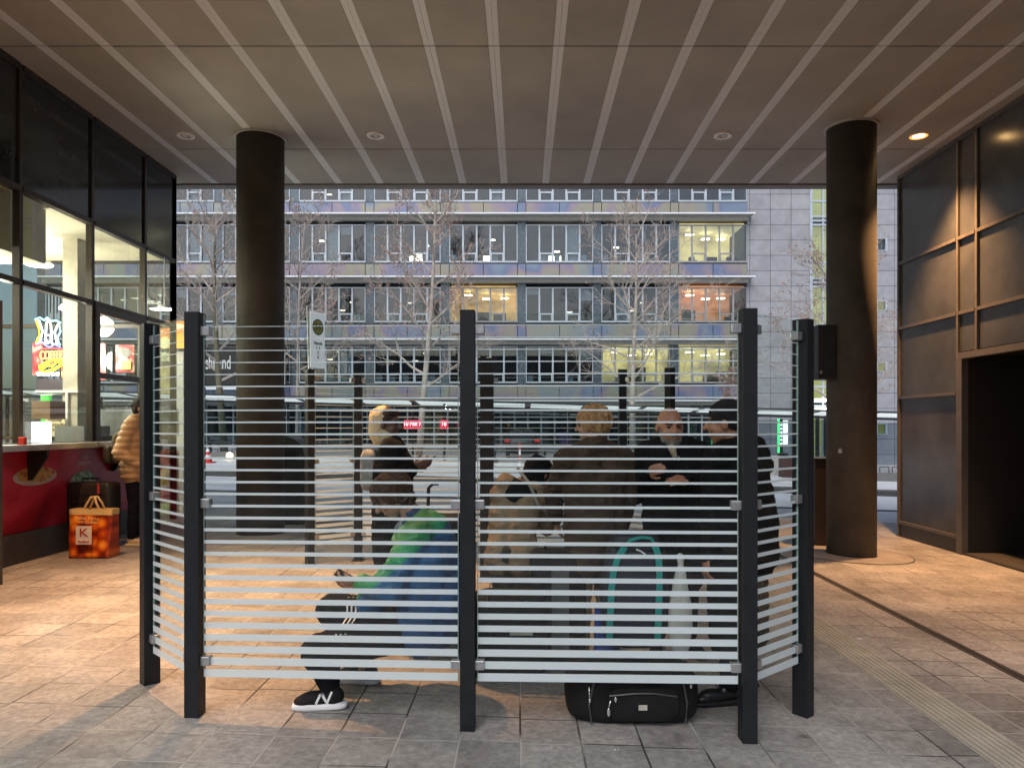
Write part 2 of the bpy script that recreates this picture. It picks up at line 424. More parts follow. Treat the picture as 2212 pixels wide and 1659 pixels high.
mb.box(RX-.03, RX+.06, 8.1-.05, dz1+.02, dtop, dtop+.085)
mb.box(RX-.03, RX+.06, 9.79, 9.875, g(RX, 9.8)-.02, dtop-.001); mb.box(RX-.03, RX+.06, 8.06, 8.13, g(RX, 8)-.02, dtop-.001)
mb.build('bronze_frame', M_rf, rb)
mb = MB(); mb.box(RX+.0, RX+.05, 9.94, 11.44, g(RX, 11)-.05, .022); mb.box(RX, RX+.05, 1.5, 8.05, g(RX, 0)-.1, .022); mb.build('plinth', pm('plinth', (.05, .045, .04), .5), rb)
# doorway recess
mb = MB()
zf = g(RX, 9)
mb.box(RX+.06, RX+2.2, 9.80, 9.85, zf, dtop+.05); mb.box(RX+.06, RX+2.2, 8.05, 8.1, zf, dtop+.05)
mb.box(RX+2.15, RX+2.2, 8.1, 9.8, zf, dtop+.05); mb.box(RX+.06, RX+2.2, 8.05, 9.85, dtop+.05, dtop+.1)
mb.build('doorway_lining', pm('door_lining', (.02, .017, .015), .7), rb)
mb = MB(); mb.box(RX+.9, RX+.94, 8.75, 9.8, zf+.02, dtop+.04); mb.build('door', pm('black_door', (.012, .011, .011), .35), rb)
mb = MB(); mb.box(RX+.88, RX+.9, 8.85, 8.88, zf+.9, zf+1.3); mb.build('handle', M_alu, rb)
mb = MB(); mb.box(RX+.0, RX+2.2, 8.13, 9.79, zf-.02, zf+.03); mb.build('threshold', pm('thr', (.05, .045, .04), .6), rb)
# street-side return of the right building
mb = MB()
mb.box(RX+.05, 16, 11.41, 11.47, -.6, CZ); mb.build('street_side', M_rp, rb)

# ------------------------------------------------------------------ left building (kiosk)
LXW = -5.42
M_km = pm('dark_bronze_mullion', (.055, .045, .038), .4, .3, .15)
M_kp = pm('black_glazed_fascia', (.028, .032, .035), .08, 0, .2, 2, spec=.5)
kb = thing('kiosk', 'glass fronted snack kiosk with red counter front on the left', 'kiosk', (LXW, 9, 0))
mul = [3.9, 5.25, 6.57, 7.885, 9.21, 10.5, 11.4]
SH = 1.365; T2 = 3.1; T1 = 4.105
mb = MB()
for y in mul + [11.4]:
    mb.box(LXW-.06, LXW+.02, y-.028, y+.028, SH if y not in (3.9, 10.5, 11.4) else .1, CZ-.002)
for z in (T1, T2, 5.42):
    for i in range(len(mul)-1):
        mb.box(LXW-.055, LXW+.032, mul[i]+.0285, mul[i+1]-.0285, z-.03, z+.03)
mb.box(LXW-.07, LXW+.04, 3.9, 10.45, SH-.05, SH-.002)
# street side
sx_ = [LXW-.06, -6.9, -8.3, -9.7]
for x in sx_[1:]: mb.box(x-.03, x+.03, 11.36, 11.44, .1, CZ)
for z in (T1, T2, 5.42, SH): mb.box(-9.7, LXW-.07, 11.37, 11.43, z-.03, z+.03)
mb.build('mullion_frame', M_km, kb)
for i in range(len(mul)-1):
    MB().box(LXW-.03, LXW-.005, mul[i]+.03, mul[i+1]-.03, T1+.032, 5.388).build('fascia_panel', M_kp, kb)
    MB().box(LXW-.022, LXW-.014, mul[i]+.03, mul[i+1]-.03, T2+.032, T1-.032).build('upper_pane', M_kglass, kb)
    if i == len(mul)-2:
        MB().box(LXW-.022, LXW-.014, mul[i]+.03, mul[i+1]-.03, .12, T2-.032).build('pane', M_kglass, kb)
    elif i != 4:
        MB().box(LXW-.022, LXW-.014, mul[i]+.03, mul[i+1]-.03, SH+.002, T2-.032).build('pane', M_kglass, kb)
mb = MB(); mb.box(-9.7, LXW-.07, 11.395, 11.405, .12, CZ-.1); mb.build('street_pane', M_kglass, kb)
MB().box(-16, -9.7, 11.3, 11.42, 0, CZ).build('street_wall', pm('kiosk_clad', (.12, .12, .12), .5), kb)
# serving window between 9.21 and 10.5
ya, yb = 9.238, 10.47
sw = MB(); f = .085
sw.box(LXW-.04, LXW+.045, ya, ya+f, SH, T2-.035); sw.box(LXW-.04, LXW+.045, yb-f, yb, SH, T2-.035)
sw.box(LXW-.04, LXW+.045, ya+f, yb-f, T2-.035-f, T2-.035); sw.box(LXW-.04, LXW+.045, ya+f, yb-f, SH, SH+f*.7)
sw.box(LXW-.04, LXW+.045, ya+f, yb-f, 2.16, 2.23)
swo = sw.build('serving_window', pm('sash_bronze', (.085, .075, .066), .4, .3), kb)
MB().box(LXW-.004, LXW+.004, ya+f, yb-f, 2.231, T2-.121).build('pane', M_kglass, swo)
MB().box(LXW-.012, LXW-.004, ya+f, yb-f, SH+.06, 2.159).build('pane', M_kglass, swo)
# counter shelf
mb = MB(); mb.box(LXW+.045, LXW+.34, 3.9, 10.5, SH-.075, SH-.01); mb.build('counter_shelf', pm('steel_counter', (.5, .49, .47), .28, .75, .15, 5), kb, bevel=.006)
for y in (4.6, 6.4, 7.9, 9.5, 10.4):
    mb = MB()
    mb.box(LXW+.09, LXW+.30, y-.02, y+.02, SH-.15, SH-.076); mb.box(LXW+.09, LXW+.13, y-.02, y+.02, SH-.40, SH-.15)
    mb.add([(LXW+.13, y-.015, SH-.4), (LXW+.13, y-.015, SH-.15), (LXW+.3, y-.015, SH-.15), (LXW+.13, y+.015, SH-.4), (LXW+.13, y+.015, SH-.15), (LXW+.3, y+.015, SH-.15)], [(0,1,2),(5,4,3),(0,2,5,3)])
    mb.build('shelf_bracket', M_black, kb)
# red printed counter front
def redm():
    m, nt, b = newmat('red_print'); tc = N(nt, 'ShaderNodeTexCoord')
    nz = N(nt, 'ShaderNodeTexNoise', Scale=1.1, Detail=5, Distortion=1.2); nt.links.new(tc.outputs['Object'], nz.inputs[0])
    o = ramp(nt, nz.outputs[0], [(.3, (.16, .004, .012)), (.5, (.42, .012, .03)), (.7, (.6, .05, .10))])
    nt.links.new(o, b.inputs['Base Color']); b.inputs['Roughness'].default_value = .3; return m
M_red = redm()
mb = MB()
for a, b in ((3.9, 5.3), (5.303, 7.0), (7.003, 8.85), (8.853, 10.45)): mb.box(LXW+.0, LXW+.085, a, b, .42, SH-.052)
rp = mb.build('counter_front', M_red, kb)
MB().box(LXW-.05, LXW+.11, 3.9, 10.45, .05, .418).build('base_panel', pm('grey_base', (.085, .08, .075), .5, var=.2), kb)
# food pictures on the counter front
def foodm(name, c1, c2, c3, sc):
    m, nt, b = newmat(name); tc = N(nt, 'ShaderNodeTexCoord'); nz = N(nt, 'ShaderNodeTexNoise', Scale=sc, Detail=6); nt.links.new(tc.outputs['Object'], nz.inputs[0])
    nt.links.new(ramp(nt, nz.outputs[0], [(.38, c1), (.5, c2), (.62, c3)]), b.inputs['Base Color']); b.inputs['Roughness'].default_value = .35; return m
def disc(name, y, z, ry, rz, mat, parent, off, n=28, wob=0):
    mb = MB(); vs = [(LXW+off, y, z)]; 
    for i in range(n):
        a = 2*math.pi*i/n; k = 1+wob*math.sin(5*a+1)+wob*.6*math.sin(9*a); vs.append((LXW+off, y+ry*k*math.cos(a), z+rz*k*math.sin(a)))
    mb.add(vs, [(0, 1+i, 1+(i+1) % n) for i in range(n)]); return mb.build(name, mat, parent)
M_plate = pm('printed_plate', (.5, .42, .4), .4); M_piz = foodm('printed_pizza', (.35, .1, .03), (.6, .33, .1), (.3, .28, .08), 14); M_sal = foodm('printed_salad', (.04, .2, .03), (.3, .5, .2), (.75, .8, .6), 18)
for (y, z, r1, r2, m) in ((8.02, 1.02, .36, .10, M_piz), (8.88, .90, .26, .12, M_sal), (10.0, 1.0, .25, .12, M_plate), (6.5, .9, .3, .12, M_sal)):
    disc('printed_plate', y, z-.02, r1, r2, M_plate, kb, .088); disc('printed_food', y, z, r1*.88, r2*.85, m, kb, .091, wob=.06)
for (y, z, s, w) in ((8.9, 1.14, 'Salate\nBaguette', .07), (9.45, 1.12, 'Pizza', .085), (9.95, .80, 'Snacks', .10)):
    text('lettering', s, M_white, w, frameM((LXW+.094, y, z), (0, 1, .08), (0, 0, 1)), kb, .001)
# interior shell
M_beige = pm('kiosk_wall', (.62, .57, .42), .7, var=.08, scale=2)
ki = MB(); ki.box(-9.7, -9.6, 3.9, 11.3, .1, 4.3); ki.box(-9.6, LXW-.08, 3.8, 3.9, .1, CZ)
ki.box(-9.6, LXW-.07, 3.9, 11.3, 4.1, 4.16)
ki.build('interior_wall', M_beige, kb)
mb = MB(); mb.box(-9.6, LXW-.05, 3.9, 11.36, .05, .1); mb.build('interior_floor', pm('kfloor', (.3, .28, .24), .4), kb)
mb = MB(); mb.box(-8.5, -8.2, 9.3, 9.6, .1, 4.1); mb.box(-6.25, -6.05, 9.95, 10.15, .1, 4.1); mb.box(-9.58, -9.55, 3.95, 11.2, 1.6, 3.6); mb.build('interior_pillar', pm('kpillar', (.5, .47, .38), .6), kb)
mb = MB(); mb.box(-9.6, -5.6, 7.2, 8.6, 3.45, 4.09); mb.build('ceiling_drop', pm('kdrop', (.66, .6, .45), .7, var=.05), kb)
# ceiling/pendant lamps inside
M_lw = emitm('white_lamp', (1, .97, .86), 16)
lamps = [(P(84, 571, 9.9), .17), (P(150, 667, 10.2), .13), (P(355, 667, 11.0), .10), (P(292, 512, 10.9), .09), (P(20, 545, 9.0), .12)]
for i, (c, r) in enumerate(lamps):
    lab = ['large bright disc lamp under the kiosk ceiling', 'bright disc lamp hanging behind the neon sign', 'small disc lamp near the kiosk corner', 'small lamp high behind the kiosk upper window', 'disc lamp behind the leftmost kiosk pane'][i]
    t = thing('pendant_lamp', lab, 'pendant lamp', c, 'lamps hanging inside the kiosk')
    MB().lathe([(.001, -.02), (r*.9, -.02), (r, .0)], c, 28).build('diffuser', M_lw, t, smooth=True)
    MB().lathe([(r, 0), (r*.8, .05), (.02, .06)], c, 28).build('shade', M_white, t, smooth=True)
    if c.z < 3.9: MB().cyl(c+V((0, 0, .06)), (c.x, c.y, 4.1), .008, n=6).build('rod', M_alu, t)
for (x, y, z, w) in ((-7.4, 9.9, 3.3, 260), (-7.2, 6.6, 3.2, 180), (-6.5, 8.9, 2.9, 110), (-6.6, 10.9, 2.6, 70)):
    l = bpy.data.lights.new('kiosk_light', 'POINT'); l.energy = w; l.color = (1, .95, .82); l.shadow_soft_size = .18
    o = bpy.data.objects.new('kiosk_light', l); COL.objects.link(o); o.location = (x, y, z)
# neon sign in the window: cup outline, COFFEE and a yellow roll
NX = LXW-.10
def npt(px, py):      # photo position brought into the window plane
    d = -NX*FOC/(CX-px); return V((NX, d, EYE+(HY-py)/FOC*d))
ns = thing('neon_sign', 'lit neon coffee sign hanging in the kiosk window', 'neon sign', npt(104, 760))
def neon(name, pts, mat, r=.008, closed=False):
    ps = [npt(*p) for p in pts]
    if closed: ps.append(ps[0])
    MB().tube(ps, r, 6).build(name, mat, ns, smooth=True)
NC = emitm('neon_cyan', (.25, .85, 1), 7); NW = emitm('neon_white', (.85, .95, 1), 8); NB = emitm('neon_blue', (.15, .2, 1), 6)
NR = emitm('neon_red', (1, .06, .05), 6); NO = emitm('neon_orange', (1, .35, .1), 6); NY = emitm('neon_yellow', (1, .8, .02), 7)
neon('cup_rim', [(76, 690), (86, 686), (95, 692), (102, 686), (110, 694), (120, 692), (131, 698)], NC)
neon('cup_side', [(78, 692), (84, 708), (85, 726), (78, 742)], NY, .010)
neon('cup_outline', [(84, 692), (92, 716), (86, 738), (98, 742), (100, 700), (104, 690), (110, 702), (112, 742), (124, 744), (118, 718), (126, 700)], NW, .010)
neon('cup_handle', [(127, 698), (131, 716), (124, 730), (130, 746)], NC)
neon('cup_base', [(78, 744), (90, 738), (98, 746), (108, 750), (118, 744), (130, 750)], NB, .009)
neon('spoon', [(100, 724), (108, 724), (110, 734), (104, 742), (99, 734), (100, 724)], NW)
neon('red_oval', [(76, 762), (88, 754), (112, 752), (134, 754), (136, 768), (126, 782), (96, 790), (78, 784), (75, 772)], NR, .009, True)
text('neon_lettering', 'COFFEE', NO, .145, frameM(npt(107, 768)+V((.02, 0, 0)), (0, 1, .12), (0, 0, 1)), ns, .006, .82)
neon('roll_outline', [(86, 790), (98, 784), (120, 776), (133, 776), (132, 788), (118, 798), (98, 804), (88, 800)], NY, .014, True)
neon('roll_filling', [(92, 796), (104, 788), (112, 792), (122, 782), (129, 782)], NY, .012)
MB().cyl(npt(110, 690), npt(114, 650), .004, n=6).build('cord', M_alu, ns)
# furniture inside
def kbox(name, label, cat, px0, px1, py0, py1, d, depth, mat, group=None, bevel=.0):
    a = P(px0, py1, d); b = P(px1, py0, d); o = MB().box(a.x, b.x, d, d+depth, a.z, b.z).build(name, mat, None, bevel=bevel, loc=(a.x, d, a.z))
    return tag(o, label, cat, group)
kbox('light_box', 'small bright white light box standing on the window sill', 'light box', 67, 108, 911, 958, 8.2, .03, emitm('lightbox', (1, 1, .97), 2.2), bevel=.01)
kbox('steel_cabinet', 'grey steel cabinet beneath the coffee sign inside the kiosk', 'cabinet', 118, 182, 920, 990, 9.6, .6, pm('steel', (.3, .33, .33), .35, .5))
kbox('steel_worktop', 'pale steel counter behind the serving window', 'counter', 205, 290, 884, 990, 11.0-.35, .25, pm('steel2', (.42, .45, .46), .35, .4))
dc = thing('display_shelf', 'white drinks display shelf with green bottles and a paper notice', 'shelf', P(130, 950, 9.9))
def bx(px0, px1, py0, py1, d, dep):
    a = P(px0, py1, d); b = P(px1, py0, d); return MB().box(a.x, b.x, d, d+dep, a.z, b.z)
bx(76, 168, 843, 848, 9.9, .5).build('shelf_top', M_white, dc); bx(141, 146, 848, 945, 9.9, .03).build('upright', M_white, dc)
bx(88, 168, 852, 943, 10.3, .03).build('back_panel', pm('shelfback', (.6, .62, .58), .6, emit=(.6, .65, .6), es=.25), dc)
for k, (a, b, c, dd, m) in enumerate(((88, 107, 854, 870, emitm('green_label', (.12, .8, .12), .7)), (112, 140, 853, 868, pm('blue_cans', (.2, .28, .4), .4)), (88, 110, 895, 912, emitm('green_label2', (.1, .6, .1), .5)), (148, 168, 853, 893, pm('glasscase', (.5, .55, .56), .3)))):
    bx(a, b, c, dd, 10.1, .05).build('goods', m, dc)
for k in range(9):
    c = P(89+k*5.8, 882, 10.05); MB().lathe([(.001, .07), (.008, .07), (.009, .03), (.022, 0), (.022, -.06), (.001, -.06)], c, 10).build('bottle', pm('bottle%d' % (k % 2), ((.04, .05, .05), (.15, .22, .3))[k % 2], .2), dc)
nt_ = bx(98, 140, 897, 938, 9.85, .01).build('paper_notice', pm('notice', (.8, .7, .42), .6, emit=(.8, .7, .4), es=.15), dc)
text('notice_lettering', 'Honey\nLukumades\nCandy', M_black, .068, frameM(P(119, 917, 9.845), (1, 0, 0), (0, 0, 1)), dc, .001)
ls = thing('bottle_shelf', 'dark wall shelf of bottles lit by a row of round bulbs', 'shelf', P(150, 800, 11))
bx(78, 178, 818, 850, 11.1, .05).build('backing', pm('shelf_dark', (.05, .04, .05), .4), ls); bx(132, 176, 760, 816, 11.1, .05).build('picture', foodm('warm_pic', (.06, .02, .01), (.35, .13, .04), (.6, .35, .15), 9), ls)
for k in range(9): MB().ell(P(84+k*10+(12 if k > 4 else 0), 808, 11.05), .028, nu=10, nv=6).build('bulb', M_lw, ls)
for i, (a, b, c, dd, col, lab) in enumerate(((70, 92, 740, 810, (.35, .04, .05), 'red menu picture at the far left inside the kiosk'), (212, 228, 742, 820, (.45, .06, .07), 'narrow red menu picture behind the serving window'), (250, 290, 745, 805, (.32, .03, .04), 'red menu poster with a plate and yellow fries'))):
    t = thing('menu_poster', lab, 'poster', P(a, c, 11.2), 'menu posters inside the kiosk')
    bx(a, b, c, dd, 11.2, .02).build('sheet', foodm('menu%d' % i, tuple(q*.6 for q in col), col, (.7, .5, .4), 5), t)
    if i == 2:
        bx(262, 282, 780, 798, 11.18, .01).build('fries_picture', emitm('fries', (.8, .65, .12), .3), t); MB().cyl(P(272, 762, 11.18), P(272, 762, 11.17), .07, n=20).build('plate_picture', M_white, t)
kbox('wood_shelf', 'wooden drawer block beside the kiosk light box', 'drawers', 68, 108, 866, 905, 8.9, .3, pm('kwood', (.35, .25, .16), .5))
kbox('red_cup', 'small red cup on the counter at the left edge of the kiosk window', 'cup', 38, 52, 944, 966, 7.6, .05, pm('redcup', (.5, .03, .03), .4), bevel=.01)
# lit orange sign and menu column just beyond the corner
t = thing('orange_menu_sign', 'glowing orange food sign at the kiosk corner', 'sign', P(370, 720, 11.9))
bx(343, 398, 694, 752, 11.9, .06).build('sign_box', foodm('orange_sign', (.95, .15, .005), (1, .27, .01), (1, .5, .06), 1.6), t)
t.children
for o in [k for k in bpy.data.objects if k.parent == t]:
    b = o.data.materials[0].node_tree.nodes['Principled BSDF']; b.inputs['Emission Strength'].default_value = .75
    o.data.materials[0].node_tree.links.new(b.inputs['Base Color'].links[0].from_socket, b.inputs['Emission Color'])
MB().ell(P(376, 705, 11.89), (.17, .004, .05)).build('food_picture', emitm('dish', (.95, .75, .5), .8), t); MB().ell(P(356, 740, 11.89), (.09, .004, .10)).build('cup_picture', emitm('dish2', (1, .85, .5), .9), t)
t = thing('menu_column', 'tall menu column with food pictures at the kiosk corner', 'sign', P(360, 1100, 11.9))
c4 = [((343, 372, 762, 780), (.75, .7, .5)), ((343, 372, 790, 850), (.8, .6, .25)), ((343, 378, 880, 935), (.12, .12, .11)), ((343, 378, 970, 1010), (.45, .09, .06)), ((343, 378, 1012, 1050), (.7, .45, .12)), ((343, 378, 1052, 1085), (.5, .08, .06)), ((343, 378, 1087, 1120), (.6, .75, .4))]
for i, (q, c) in enumerate(c4): bx(*q, 12.0, .05).build('picture_panel', foodm('colpic%d' % i, tuple(x*.5 for x in c), c, tuple(min(1, x*1.3+.1) for x in c), 7), t)
bx(379, 396, 760, 1150, 12.05, .05).build('white_edge', M_white, t)

# suitcase and orange shopping bag by the kiosk
def ground_pt(px, d, dy=0):
    x = (px-CX)/FOC*d; return V((x, d, g(x, d)))
c = ground_pt(203, 8.7)
t = thing('black_suitcase', 'black hard suitcase standing against the red kiosk front', 'suitcase', c)
sc_ = MB(); sc_.rbox(c+V((0, 0, .42)), (.52, .28, .74), .18, 8); sc_.build('shell', pm('suitcase_shell', (.035, .03, .024), .4, 0, .3), t, smooth=True)
mb = MB()
for k in range(6): mb.box(c.x-.2, c.x+.2, c.y-.146, c.y-.14, c.z+.14+k*.1, c.z+.155+k*.1)
mb.build('groove', M_black, t)
mb = MB(); mb.tube([c+V((-.1, -.05, .78)), c+V((-.1, -.05, .83)), c+V((.1, -.05, .83)), c+V((.1, -.05, .78))], .012, 8); mb.build('handle', M_black, t)
for sx in (-1, 1): MB().cyl(c+V((sx*.2-.02, -.08, .03)), c+V((sx*.2+.02, -.08, .03)), .03, n=14).build('wheel', M_black, t)
MB().box(c.x+.13, c.x+.16, c.y-.16, c.y-.155, c.z+.66, c.z+.78).build('tag', pm('redtag', (.5, .06, .06), .5), t)
def orangem():
    m, nt, b = newmat('orange_print'); tc = N(nt, 'ShaderNodeTexCoord'); vo = N(nt, 'ShaderNodeTexVoronoi', Scale=8.5)
    mp = N(nt, 'ShaderNodeMapping'); mp.inputs['Scale'].default_value = (1, .05, 1); nt.links.new(tc.outputs['Object'], mp.inputs[0]); nt.links.new(mp.outputs[0], vo.inputs[0])
    o = ramp(nt, vo.outputs['Distance'], [(.0, (1, .48, .06)), (.3, (.9, .24, .01)), (.52, (.5, .06, .005)), (.75, (.2, .015, .002))])
    nt.links.new(o, b.inputs['Base Color']); b.inputs['Roughness'].default_value = .35; return m
c = ground_pt(204, 8.12); 
t = thing('orange_shopping_bag', 'orange fruit printed shopping bag in front of the black suitcase', 'shopping bag', c)
def bagshape(w0, w1, d0, d1, h, c, wob=.012):
    mb = MB(); n = 10; m_ = 14; vs = []; ring = 4*n
    for j in range(m_+1):
        k = j/m_; w = w0+(w1-w0)*k; dp = d0+(d1-d0)*k
        for i in range(ring):
            s, q = divmod(i, n); q /= n
            x, y = ((-.5+q, -.5), (.5, -.5+q), (.5-q, .5), (-.5, .5-q))[s]
            p = V((x*w, y*dp, h*k)); o = noise.noise(p*5+c)*wob*2; o2 = noise.noise(p*9+c)*wob
            vs.append(c+p+V((o2*.5, o, 0)))
    fs = [(j*ring+i, j*ring+(i+1) % ring, (j+1)*ring+(i+1) % ring, (j+1)*ring+i) for j in range(m_) for i in range(ring)]
    fs.append(tuple(range(ring))[::-1]); mb.add(vs, fs); return mb
bagshape(.43, .47, .22, .13, .47, c+V((0, 0, .005))).build('bag_body', orangem(), t, smooth=True)
bagshape(.475, .48, .135, .13, .065, c+V((0, 0, .47))).build('top_band', pm('cream_band', (.75, .55, .22), .5, var=.1), t, smooth=True)
mb = MB()
for s in (-1, 1):
    y = s*.05
    mb.tube([c+V((-.10, y, .50)), c+V((-.05, y, .60)), c+V((-.02, y*.5, .665)), c+V((.02, y*.5, .665)), c+V((.05, y, .6)), c+V((.10, y, .50))], .012, 6)
mb.build('handle', pm('strap_cream', (.75, .52, .25), .6), t, smooth=True)
lg = MB().box(c.x-.12, c.x+.05, c.y-.142, c.y-.134, c.z+.16, c.z+.36).build('logo_patch', pm('logo_white', (.8, .72, .6), .5), t)
text('logo_lettering', 'K', pm('logo_red', (.45, .03, .02), .5), .13, frameM(c+V((-.035, -.145, .285)), (1, 0, 0), (0, 0, 1)), lg, .002, 1.2)
text('logo_name', 'Kaufland', pm('logo_red', (.45, .03, .02), .5), .035, frameM(c+V((-.035, -.145, .19)), (1, 0, 0), (0, 0, 1)), lg, .002)
text('slogan', 'Vielfalt, Frische\nund Qualität', pm('slogan', (.85, .75, .3), .5), .042, frameM(c+V((-.01, -.118, .42)), (1, 0, -.04), (0, 0, 1)), t, .001)

# post at the left picture edge
a = P(0, 1262, 6.7); 
t = tag(MB().box(a.x-.09, a.x+.026, 6.66, 6.70, g(a.x, 6.7)-.02, EYE+270*6.7/FOC).build('steel_post', pm('rust_brown_post', (.05, .04, .033), .5, .2), None, bevel=.004, loc=(a.x, 6.7, 0)), 'dark steel post at the left edge before the kiosk', 'post')

# ------------------------------------------------------------------ striped glass screens
def stripem():
    m, nt, b = newmat('white_print'); o = nt.nodes['Material Output']
    b.inputs['Base Color'].default_value = (.76, .87, .90, 1); b.inputs['Roughness'].default_value = .3
    tl = N(nt, 'ShaderNodeBsdfTranslucent'); tl.inputs[0].default_value = (.75, .78, .78, 1)
    tr = N(nt, 'ShaderNodeBsdfTransparent')
    m1 = N(nt, 'ShaderNodeMixShader'); m1.inputs[0].default_value = .14; nt.links.new(b.outputs[0], m1.inputs[1]); nt.links.new(tl.outputs[0], m1.inputs[2])
    m2 = N(nt, 'ShaderNodeMixShader'); m2.inputs[0].default_value = .07; nt.links.new(m1.outputs[0], m2.inputs[1]); nt.links.new(tr.outputs[0], m2.inputs[2])
    nt.links.new(m2.outputs[0], o.inputs[0]); return m
M_print = stripem()
def screen(label, posts, zg0, zg1, side, group='striped glass wind screens of the smoking area', nstr=31, postw=.075, clamps=(.045, .52, .955)):
    """posts: list of (x, y); glass hangs between neighbours; side = +1 glass seen from -y"""
    cx = sum(p[0] for p in posts)/len(posts); cy = sum(p[1] for p in posts)/len(posts)
    t = thing('glass_screen', label, 'glass screen', (cx, cy, g(cx, cy)), group)
    for i, (x, y) in enumerate(posts):
        a = posts[max(0, i-1)]; b = posts[min(len(posts)-1, i+1)]
        if i in (0, len(posts)-1): dr_ = V((b[0]-a[0], b[1]-a[1], 0))
        else: dr_ = V((1, 0, 0)) if i != 0 else None
        ang = math.atan2(dr_.y, dr_.x)
        M = Matrix.Translation((x, y, 0)) @ Matrix.Rotation(ang, 4, 'Z')
        mb = MB(); mb.box(-postw/2, postw/2, -.045, .045, g(x, y)-.02, zg1+.012, M=M); mb.build('post', M_post, t, bevel=.003)
        mb = MB(); mb.box(-postw/2-.03, postw/2+.03, -.075, .075, g(x, y)+.0, g(x, y)+.006, M=M)
        if side < 0: mb.build('base_plate', M_post, t)
    for i in range(len(posts)-1):
        A = V((*posts[i], 0)); B = V((*posts[i+1], 0)); dv = (B-A); L = dv.length; u = dv/L
        ang = math.atan2(u.y, u.x); M = Matrix.Translation(A) @ Matrix.Rotation(ang, 4, 'Z')
        g0 = postw/2+.012; g1 = L-postw/2-.012
        if L < 1: g0 += .012; g1 -= .012
        mb = MB(); mb.box(g0, g1, -.004, .004, zg0, zg1, M=M)
        gp = mb.build('glass_panel', [M_glass], t)
        mb = MB()
        for k in range(nstr):
            zc = zg0+.021+.0618*k; th = (.0418-.00186*k if k <= 14 else .0156-.00078*(k-14))*(1-.14*min(1, k/12))
            z0, z1 = zc-th/2, zc+th/2
            if z1 > zg1-.02: break
            # the thin film sits just off the glass face
            mb.quad(*[M @ V(q) for q in ((g0+.002, -.0052*1, z0), (g1-.002, -.0052, z0), (g1-.002, -.0052, z1), (g0+.002, -.0052, z1))])
        mb.build('stripe_print', M_print, gp)
        mb = MB(); e = .0014
        for (xx) in (g0, g1): mb.box(xx-e, xx+e, -.0046, .0046, zg0, zg1, M=M)
        mb.build('glass_edge', pm('glass_edge', (.35, .5, .48), .2), gp)
        for q in clamps:
            zc = zg0+(zg1-zg0)*(1-q)
            for (xc, s) in ((g0, 1), (g1, -1)):
                mb = MB(); mb.box(min(xc-s*.016, xc+s*.036), max(xc-s*.016, xc+s*.036), -.022, .022, zc-.024, zc+.024, M=M)
                mb.build('clamp', M_alu, t, bevel=.004)
    return t
fp = [(-2.155, 4.235), (-1.70, 3.80), (-.277, 3.735), (1.137, 3.69), (1.555, 4.05)]
screen('front striped glass screen of four panels nearest the camera', fp, .25, 2.125, 1)
rp_ = [((669-CX)/FOC*7.8, 7.8), ((774-CX)/FOC*8.15, 8.15), ((1059-CX)/FOC*8.1, 8.1), ((1345-CX)/FOC*8.0, 8.0), ((1447-CX)/FOC*7.6, 7.6)]
screen('rear striped glass screen behind the people', rp_, .27, 2.14, -1)
# ash bin tower beside the rear middle post
c = P(1043, 990, 7.0)
t = thing('information_pillar', 'dark narrow pillar seen right behind the middle screen post', 'pillar', (c.x, 7.3, 0))
MB().box(c.x-.045, c.x+.09, 7.3, 7.36, g(c.x, 7.3), 2.2).build('body', M_post, t, bevel=.004)
MB().box(c.x-.055, c.x+.10, 7.29, 7.37, 2.2, 2.23).build('cap', M_post, t)
# dark bin beside the left column and cabinet beside the right column
c = ground_pt(634, 11.0)
t = thing('litter_bin', 'dark rounded litter bin to the right of the left column', 'litter bin', c)
mb = MB(); 
prof = [(-.28, 0), (-.28, 1.30), (-.20, 1.32), (-.05, 1.31), (.10, 1.25), (.20, 1.15), (.24, 1.0), (.25, 0)]
n = len(prof); vs = [c+V((x, y, z)) for y in (-.25, .25) for x, z in prof]
mb.add(vs, [tuple(range(n)), tuple(range(n, 2*n))[::-1]]+[(i, i+n, (i+1) % n+n, (i+1) % n) for i in range(n)]); mb.build('bin_body', pm('bin_paint', (.045, .045, .048), .4, .1), t, bevel=.015)
mb = MB(); mb.box(c.x-.2, c.x+.12, c.y-.262, c.y-.252, c.z+.95, c.z+1.08); mb.build('opening', M_black, t)
c = ground_pt(1772, 10.35)
t = thing('utility_cabinet', 'reddish brown cabinet to the left of the right column', 'cabinet', c)
MB().box(c.x-.14, c.x+.3, c.y-.15, c.y+.3, c.z+.03, c.z+1.2).build('housing', pm('brown_cabinet', (.045, .028, .024), .5), t, bevel=.01)
MB().box(c.x-.15, c.x+.31, c.y-.16, c.y+.31, c.z+1.2, c.z+1.225).build('lid', M_black, t); MB().box(c.x-.12, c.x+.28, c.y-.12, c.y+.28, c.z-.03, c.z+.03).build('plinth', M_black, t)
